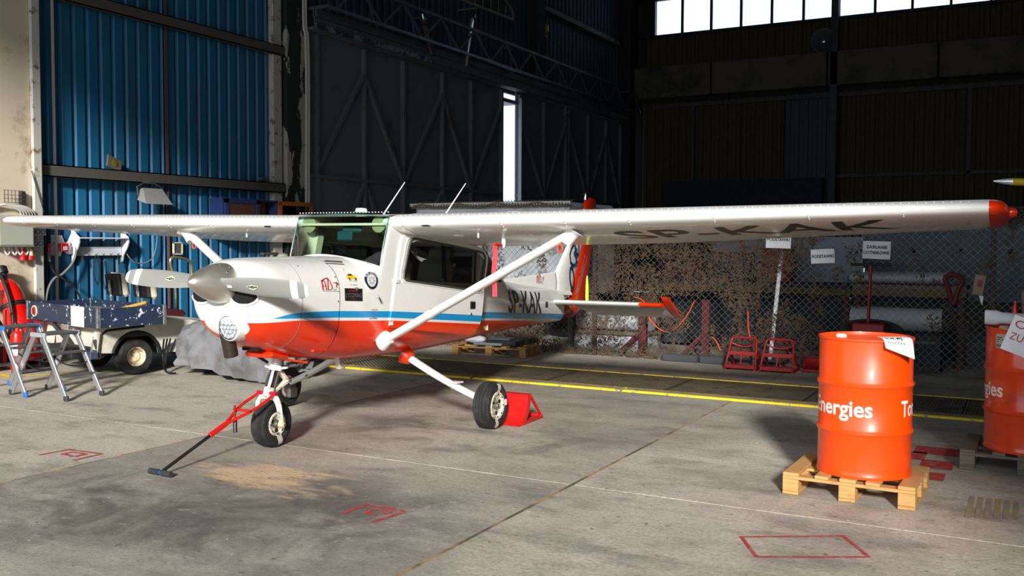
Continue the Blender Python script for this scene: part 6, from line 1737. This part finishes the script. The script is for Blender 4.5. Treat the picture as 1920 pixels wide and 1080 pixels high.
red_stand('dark red tubular stand standing taller behind the fence, above the front pair', -3.06, 12.98, .42, .58, 0, mat('shaded_red_paint', (104, 20, 18), .6))  # darker red than the pair: dimness behind the net put into the colour
chock('small_chock', 'small bright red chock beside the red tubular stands', (-2.38, 12.60, 0), PI, dark_red, .72)
chock('small_chock', 'rusty brown chock half hidden behind the whole drum', (-2.08, 12.58, 0), PI, mat('rust_brown', (84, 40, 30), .8), .68)

# ground power trolley with T-post and hose
t = thing('ground_power_trolley', 'red T-post trolley with coiled green hose below the ZASILANIE sign', 'trolley', (-1.72, 12.22, 0))
MB().tube([(0, 0, .05), (.03, .0, 1.36)], .020, 10).build('post', dark_red, t)
MB().tube([(-.20, 0, 1.37), (.26, 0, 1.37)], .017, 8).build('cross_bar', cable_black, t)
MB().box((.03, .0, .55), (.38, .22, .24), bev=.02).build('housing', dark_red, t)
MB().box((.03, 0, .22), (.42, .30, .36), bev=.015).build('cabinet', mat('cabinet_black', (26, 26, 28), .7), t)
for k in range(6):
    r = .18 + .02 * k
    MB().tube([Vector((.05 + r * 1.25 * cos(a), -.02 * k + .05 + .08 * sin(a * .5), .58 + r * .42 * sin(a))) for a in lins(0, 2 * PI, 30)], .017, 7, caps=False).build('hose_coil', hose_green, t)
for y in (-.17, .17): MB().lathe([(0, -.02), (.08, -.03), (.10, -.01), (.10, .01), (.08, .03), (0, .02)], (.03, y, .10), (0, 1, 0), 20).build('wheel', rubber, t)
MB().lathe([(0, 0), (.02, 0), (.02, .05), (0, .06)], (-.04, -.02, 1.28), (0, 0, 1), 12).build('bell', chrome, t)

# ------------------------------------------------------------------ storage behind the fence
t = thing('white_trailer', 'long white trailer box behind the net, seen over the wing', 'trailer', (-7.52, 14.0, 0))
MB().box((0, 0, 1.50), (2.78, 1.9, 1.48), bev=.06).build('body', trailer_white, t)
MB().box((0, 0, .75), (2.8, 1.5, .12)).build('chassis', black, t)
MB().box((0, -.97, 2.22), (2.9, .05, .05)).build('gutter', trailer_white, t)
for x in (-.5, .5):
    for y in (-.8, .8): MB().lathe([(0, -.08), (.2, -.09), (.29, -.07), (.30, 0), (.29, .07), (.2, .09), (0, .08)], (x, y, .31), (0, 1, 0), 28).build('wheel', rubber, t)
for x in (-1.3, 1.3): MB().box((x, -.6, .35), (.08, .08, .70)).build('prop_leg', dull_steel, t)
m = MB()
rr = random.Random(5)
for k in range(56):
    x = -1.4 + .05 * k
    for dx in (.10, -.10):
        m.tube([(x, -1.0, 2.16), (x + dx * .5, -1.01, 2.21 + rr.uniform(-.01, .01)), (x + dx, -.93, 2.27)], .007, 4)
m.tube([(-1.4 + .1 * k, -1.01, 2.20 + .03 * sin(k * .9)) for k in range(29)], .012, 5)
o = m.build('draped_rope_net', rope_tan); o.location = (-7.5, 14.0, 0); o['kind'] = 'stuff'; o['label'] = 'tan rope net draped along the top edge of the white trailer'; o['category'] = 'net'
for k, (x, y, z0, w, h, lab) in enumerate(((-5.42, 13.25, .33, 1.1, .27, 'upper crumpled white sheet bundle behind the net below the tailplane'), (-5.42, 13.25, .0, 1.15, .27, 'lower crumpled white sheet bundle on the floor behind the net'))):
    t = thing('sheet_bundle', lab, 'bundle', (x, y, z0))
    def bun(i, j, w=w, h=h, k=k):
        a = 2 * PI * j / 24; u = i / 20 - .5
        r = 1 + .18 * mnoise.noise(Vector((u * 9, cos(a) * 2, sin(a) * 2 + k * 5)))
        ey = abs(cos(a)) ** .5 * (1 if cos(a) > 0 else -1); ez = abs(sin(a)) ** .5 * (1 if sin(a) > 0 else -1)
        return Vector((u * w, .22 * ey * r, h / 2 + h / 2 * ez * min(1, r)))
    m = MB().grid(bun, 21, 24, closed_v=True); m.f.append(tuple(range(24))); m.mi.append(0); m.f.append(tuple(480 + q for q in range(24))); m.mi.append(0)
    m.build('sheet', cloth_white, t, 60)
    if k == 0: MB().box((0, .02, -.035), (1.2, .5, .05)).build('carrier_board', wood_grey, t)
    if k == 0:
        for x_ in (-.57, .57): MB().box((x_, .30, -.18), (.05, .06, .30)).build('board_leg', wood_grey, t)
pl3 = pallet('tan pallet behind the fuselage loaded with flat boxes', (-6.75, 12.08, 0), .10, 1.15, .55, wood_new, 'small wooden pallets')
pl3.location = (-6.78, 12.02, 0)
t = thing('flat_carton', 'dark flat case lying on the tan pallet behind the fuselage', 'case', (-6.62, 12.02, .146), .1); MB().box((0, 0, .035), (.46, .34, .07), bev=.006).build('case', black, t); MB().box((-.05, 0, .085), (.3, .2, .03), bev=.004).build('lid', mat('lid_grey', (60, 62, 66), .5), t)
t = thing('plastic_bag', 'crumpled white plastic bag on the left of the tan pallet', 'bag', (-7.08, 11.95, .146), .1)
m = MB().grid(lambda i, j: Vector((.16 * cos(2 * PI * i / 20) * sin(PI * j / 10), .13 * sin(2 * PI * i / 20) * sin(PI * j / 10), .055 - .055 * cos(PI * j / 10))) * (1 + .2 * mnoise.noise(Vector((i * .7, j * .9, 1)))) + Vector((0, 0, .004)), 20, 11, closed_u=True); m.build('bag', cloth_white, t, 60)
t = thing('grey_tray', 'pale grey tray on the front edge of the tan pallet', 'tray', (-6.80, 11.84, .146), .1); MB().box((0, 0, .018), (.44, .10, .035), bev=.004).build('tray', mat('tray_grey', (120, 128, 140), .5), t)
# racking bench carrying stored boxes
def rack(label, x0, x1, y, z, m_, d=.8, nm='storage_bench'):
    t = thing(nm, label, 'bench', ((x0 + x1) / 2, y, 0)); w = x1 - x0
    MB().box((0, 0, z), (w, d, .06), bev=.004).build('top', m_, t)
    MB().box((0, -d / 2 + .02, z - .07), (w, .03, .10)).build('front_rail', mat('rail_ochre', (96, 78, 30), .7), t)
    for x in (-w / 2 + .06, w / 2 - .06):
        for yy in (-d / 2 + .06, d / 2 - .06): MB().box((x, yy, z / 2 - .02), (.07, .07, z - .04)).build('leg', mat('leg_red_dark', (76, 26, 24), .7), t)
    MB().box((0, .1, z * .45), (w - .2, .02, z * .8)).build('back_panel', slate, t)
    return t
rack('long dark storage bench with ochre front rail behind the net', -5.2, -2.2, 14.4, 1.02, slate)
rack('wooden storage bench behind the T-post trolley', -2.1, -.7, 13.9, 1.05, wood_grey)
def crate(nm, label, cat, x, y, z, w, d, h, m_, detail=None):
    t = thing(nm, label, cat, (x, y, z)); MB().box((0, 0, h / 2), (w, d, h), bev=.01).build('body', m_, t)
    MB().box((0, 0, h + .012), (w * 1.02, d * 1.02, .025), bev=.004).build('lid', m_, t)
    MB().box((0, -d / 2 - .008, h * .6), (w * .3, .016, .05), bev=.004).build('clasp', dull_steel, t)
    return t
crate('dark_crate', 'dark red crate on the dark storage bench, leftmost of its boxes', 'crate', -4.75, 14.4, 1.06, .7, .5, .36, mat('crate_dark_red', (70, 22, 26), .7))
crate('dark_crate', 'black crate in the middle of the dark storage bench', 'crate', -4.0, 14.4, 1.06, .6, .5, .40, box_dark)
crate('pale_locker', 'pale blue-grey locker standing high behind the dark bench', 'locker', -4.0, 15.3, 0, 1.0, .5, 2.0, board_white)
rc = crate('lettered_red_box', 'dark red box with white letters at the right of the dark bench', 'box', -3.25, 14.2, 1.06, .42, .35, .50, mat('crate_red', (130, 24, 28), .6))
m = MB(); letter(m, 'AERO B', .07, lambda x, y: (x - .16, -.181, y + .06), width=.3); m.build('lettering', mat('letter_pale', (190, 170, 170), .6), rc)
t = thing('white_board', 'white board with a blue corner leaning behind the signs', 'board', (-2.72, 14.9, .0)); MB().box((0, 0, 1.35), (1.1, .03, .75), bev=.004).build('panel', board_white, t)
MB().box((.42, -.018, 1.08), (.16, .008, .14)).build('blue_label', mat('label_blue', (40, 90, 150), .6), t)
for x in (-.5, .5): MB().box((x, .03, .7), (.05, .05, 1.4)).build('post', wood_grey, t)
t = thing('wide_grey_panel', 'large pale grey panel with small dark holes behind the right fence', 'panel', (-.6, 15.6, 0)); MB().box((0, 0, 1.35), (3.4, .04, 1.15), bev=.01).build('panel', mat('panel_dim', (86, 94, 104), .7), t)
for x in (-1.5, 1.5): MB().box((x, .05, .7), (.08, .08, 1.4)).build('post', dull_steel, t)
for x in (-.95, -.3, .35): MB().box((x, -.024, 1.52), (.05, .006, .06)).build('hole', hole_shade, t)
for k, (x, y, z, w, h, lab) in enumerate(((-1.55, 13.75, 1.09, 1.2, .16, 'flat white sheet bundle on the wooden bench'), (-1.5, 13.22, .5, 1.1, .30, 'white sheet bundle on the low crate beneath the wooden bench'))):
    t = thing('sheet_bundle', lab, 'bundle', (x, y, z)); m = MB()
    m.grid(lambda i, j: Vector((w * (i / 14 - .5), .2 * cos(2 * PI * j / 16), h / 2 + h / 2 * sin(2 * PI * j / 16) * (1 + .12 * mnoise.noise(Vector((i * .5, j * .5, k)))))), 15, 16, closed_v=True)
    for q in (0, 14): m.f.append(tuple(q * 16 + z_ for z_ in range(16))); m.mi.append(0)
    m.build('sheet', cloth_white, t, 60)
t = thing('low_crate', 'low dark crate carrying a white bundle under the bench', 'crate', (-1.5, 13.22, 0)); MB().box((0, 0, .24), (1.1, .4, .48), bev=.01).build('body', slate, t); MB().box((0, -.205, .38), (1.0, .012, .03)).build('batten', wood_grey, t)
t = thing('white_pole', 'slim white pole leaning on the fence below the half hidden sign', 'pole', (-2.96, FY + .12, 0)); MB().tube([(-.06, .05, 0), (.10, -.02, 1.62)], .028, 10).build('pole', paper, t); MB().lathe([(0, 0), (.06, 0), (.06, .02), (0, .03)], (-.06, .05, 0), (0, 0, 1), 14).build('foot', black, t)
for x, lab in ((-3.93, 'short dark red timber post with diagonal brace behind the net'), (-4.85, 'left dark red timber post with diagonal brace behind the net')):
    t = thing('braced_post', lab, 'post', (x, FY + .28, 0)); MB().box((0, 0, .42), (.11, .09, .84), bev=.006).build('post', mat('post_dark_red', (86, 24, 24), .7), t); MB().bar((-.04, 0, .34), (-.36, 0, .02), .07, .06).build('brace', mat('post_dark_red', (86, 24, 24), .7), t)
def strap(label, pts):
    m = MB(); P2 = catmull(pts, 8); vs = []
    for p in P2: vs += [p + Vector((-.009, 0, -.003)), p + Vector((.009, .0, .003)), p + Vector((-.009, .004, -.003)), p + Vector((.009, .004, .003))]
    n = len(P2)
    m.add(vs, [(4 * i, 4 * i + 1, 4 * i + 5, 4 * i + 4) for i in range(n - 1)] + [(4 * i + 2, 4 * i + 6, 4 * i + 7, 4 * i + 3) for i in range(n - 1)])
    o = m.build('orange_strap', orange_strap); o['label'] = label; o['category'] = 'strap'
strap('orange strap sagging in a loop from the braced post behind the tailplane tip', [(-4.86, FY - .06, .86), (-4.72, FY - .06, .80), (-4.62, FY - .06, .55), (-4.42, FY - .06, .40), (-4.24, FY - .06, .46), (-4.08, FY - .06, .66), (-3.98, FY - .06, .84), (-3.94, FY + .2, .85)])
strap('short orange strap end hanging right of the braced post', [(-3.74, FY - .06, .36), (-3.68, FY - .06, .30), (-3.62, FY - .06, .18)])
strap('thin orange strap hanging beside the fence post over the red stands', [(-3.26, FY - .06, .72), (-3.25, FY - .06, .5), (-3.22, FY - .06, .34)])
t = thing('rudder_clamp', 'bright yellow-green control lock standing behind the rudder on the tailplane', 'control lock', tuple(aw(5.86, .10, 1.04))); MB().lathe([(0, 0), (.02, 0), (.025, .12), (.022, .28), (.012, .40), (0, .43)], (0, 0, 0), (0, 0, 1), 16).build('paddle', hivis, t); MB().box((0, 0, .012), (.10, .05, .024), bev=.004).build('clamp_foot', hivis, t)
t = thing('carton_scrap', 'torn cardboard carton hanging on the fence right of the wooden bench', 'carton', (-.52, FY - .05, 1.14)); MB().box((0, 0, 0), (.12, .04, .24), RY(.15), bev=.004).build('carton', mat('cardboard', (150, 132, 108), .85), t); MB().box((.01, -.022, .02), (.05, .004, .08), RY(.15)).build('print', dark_red, t)
MB().poly([(-.0, 0, -.12), (.05, 0, -.13), (.04, 0, -.24), (.02, 0, -.2)], .004, (0, 1, 0)).build('torn_flap', paper, t)
t = thing('hanging_harness', 'dark red and black harness hanging on the fence near the carton', 'harness', (-.80, FY - .05, 1.18)); MB().tube(catmull([(-.1, 0, .04), (0, -.02, .08), (.1, 0, .02), (.06, -.01, -.1), (.0, 0, -.28), (-.05, 0, -.1), (-.1, 0, .04)], 6), .030, 8).build('harness', mat('harness_red', (92, 20, 26), .7), t)

# the tip of a parked aircraft's propeller reaching in at the right
t = thing('parked_propeller', 'propeller with yellow banded white blade tip reaching in at the right frame edge', 'propeller', (.85, 7.9, 0))
def pb(i, j):
    u = i / 16; a = 2 * PI * j / 12; w_ = .075 * (1 - .75 * max(0, u - .9) * 10) if u > .9 else .075
    c_ = Vector((-1.02 * u - .08, 0, 2.03 + .055 * u)); return c_ + Vector((0, .022 * cos(a), w_ * .36 * sin(a)))
m = MB(); vs = [pb(i, j) for i in range(17) for j in range(12)]; m.add(vs, [])
for i in range(16):
    mi = 1 if i in (12, 13) else 0
    for j in range(12): m.f.append((i * 12 + j, (i + 1) * 12 + j, (i + 1) * 12 + (j + 1) % 12, i * 12 + (j + 1) % 12)); m.mi.append(mi)
m.f.append(tuple(16 * 12 + j for j in range(12))); m.mi.append(1)
m.build('blade', [hung_pale, yellow_metal], t, 60)
m = MB(); m.grid(lambda i, j: pb(i, j) * 1 - Vector((2 * (pb(i, j).x), 0, 0)), 17, 12, closed_v=True); m.build('blade', hung_pale, t, 60)
MB().lathe([(0, -.2), (.06, -.15), (.11, -.02), (.12, .1), (0, .1)], (0, 0, 2.03), (0, 1, 0), 24).build('hub', chrome, t)
MB().lathe([(.0, .1), (.16, .1), (.3, .5), (.34, 1.2), (0, 1.2)], (0, 0, 2.0), (0, 1, 0), 28).build('nose_cowl', trailer_white, t)
MB().bar((0, .8, .04), (0, .8, 1.8), .10, .10, bev=.01).build('stand_post', dull_steel, t)
for a, b in (((-.5, .8, .04), (.5, .8, .04)), ((0, .3, .04), (0, 1.5, .04))): MB().bar(a, b, .08, .08, bev=.008).build('stand_foot', dull_steel, t)
for sx in (-1, 1): MB().bar((sx * .45, .8, .06), (0, .8, .9), .05, .05).build('stand_brace', dull_steel, t)
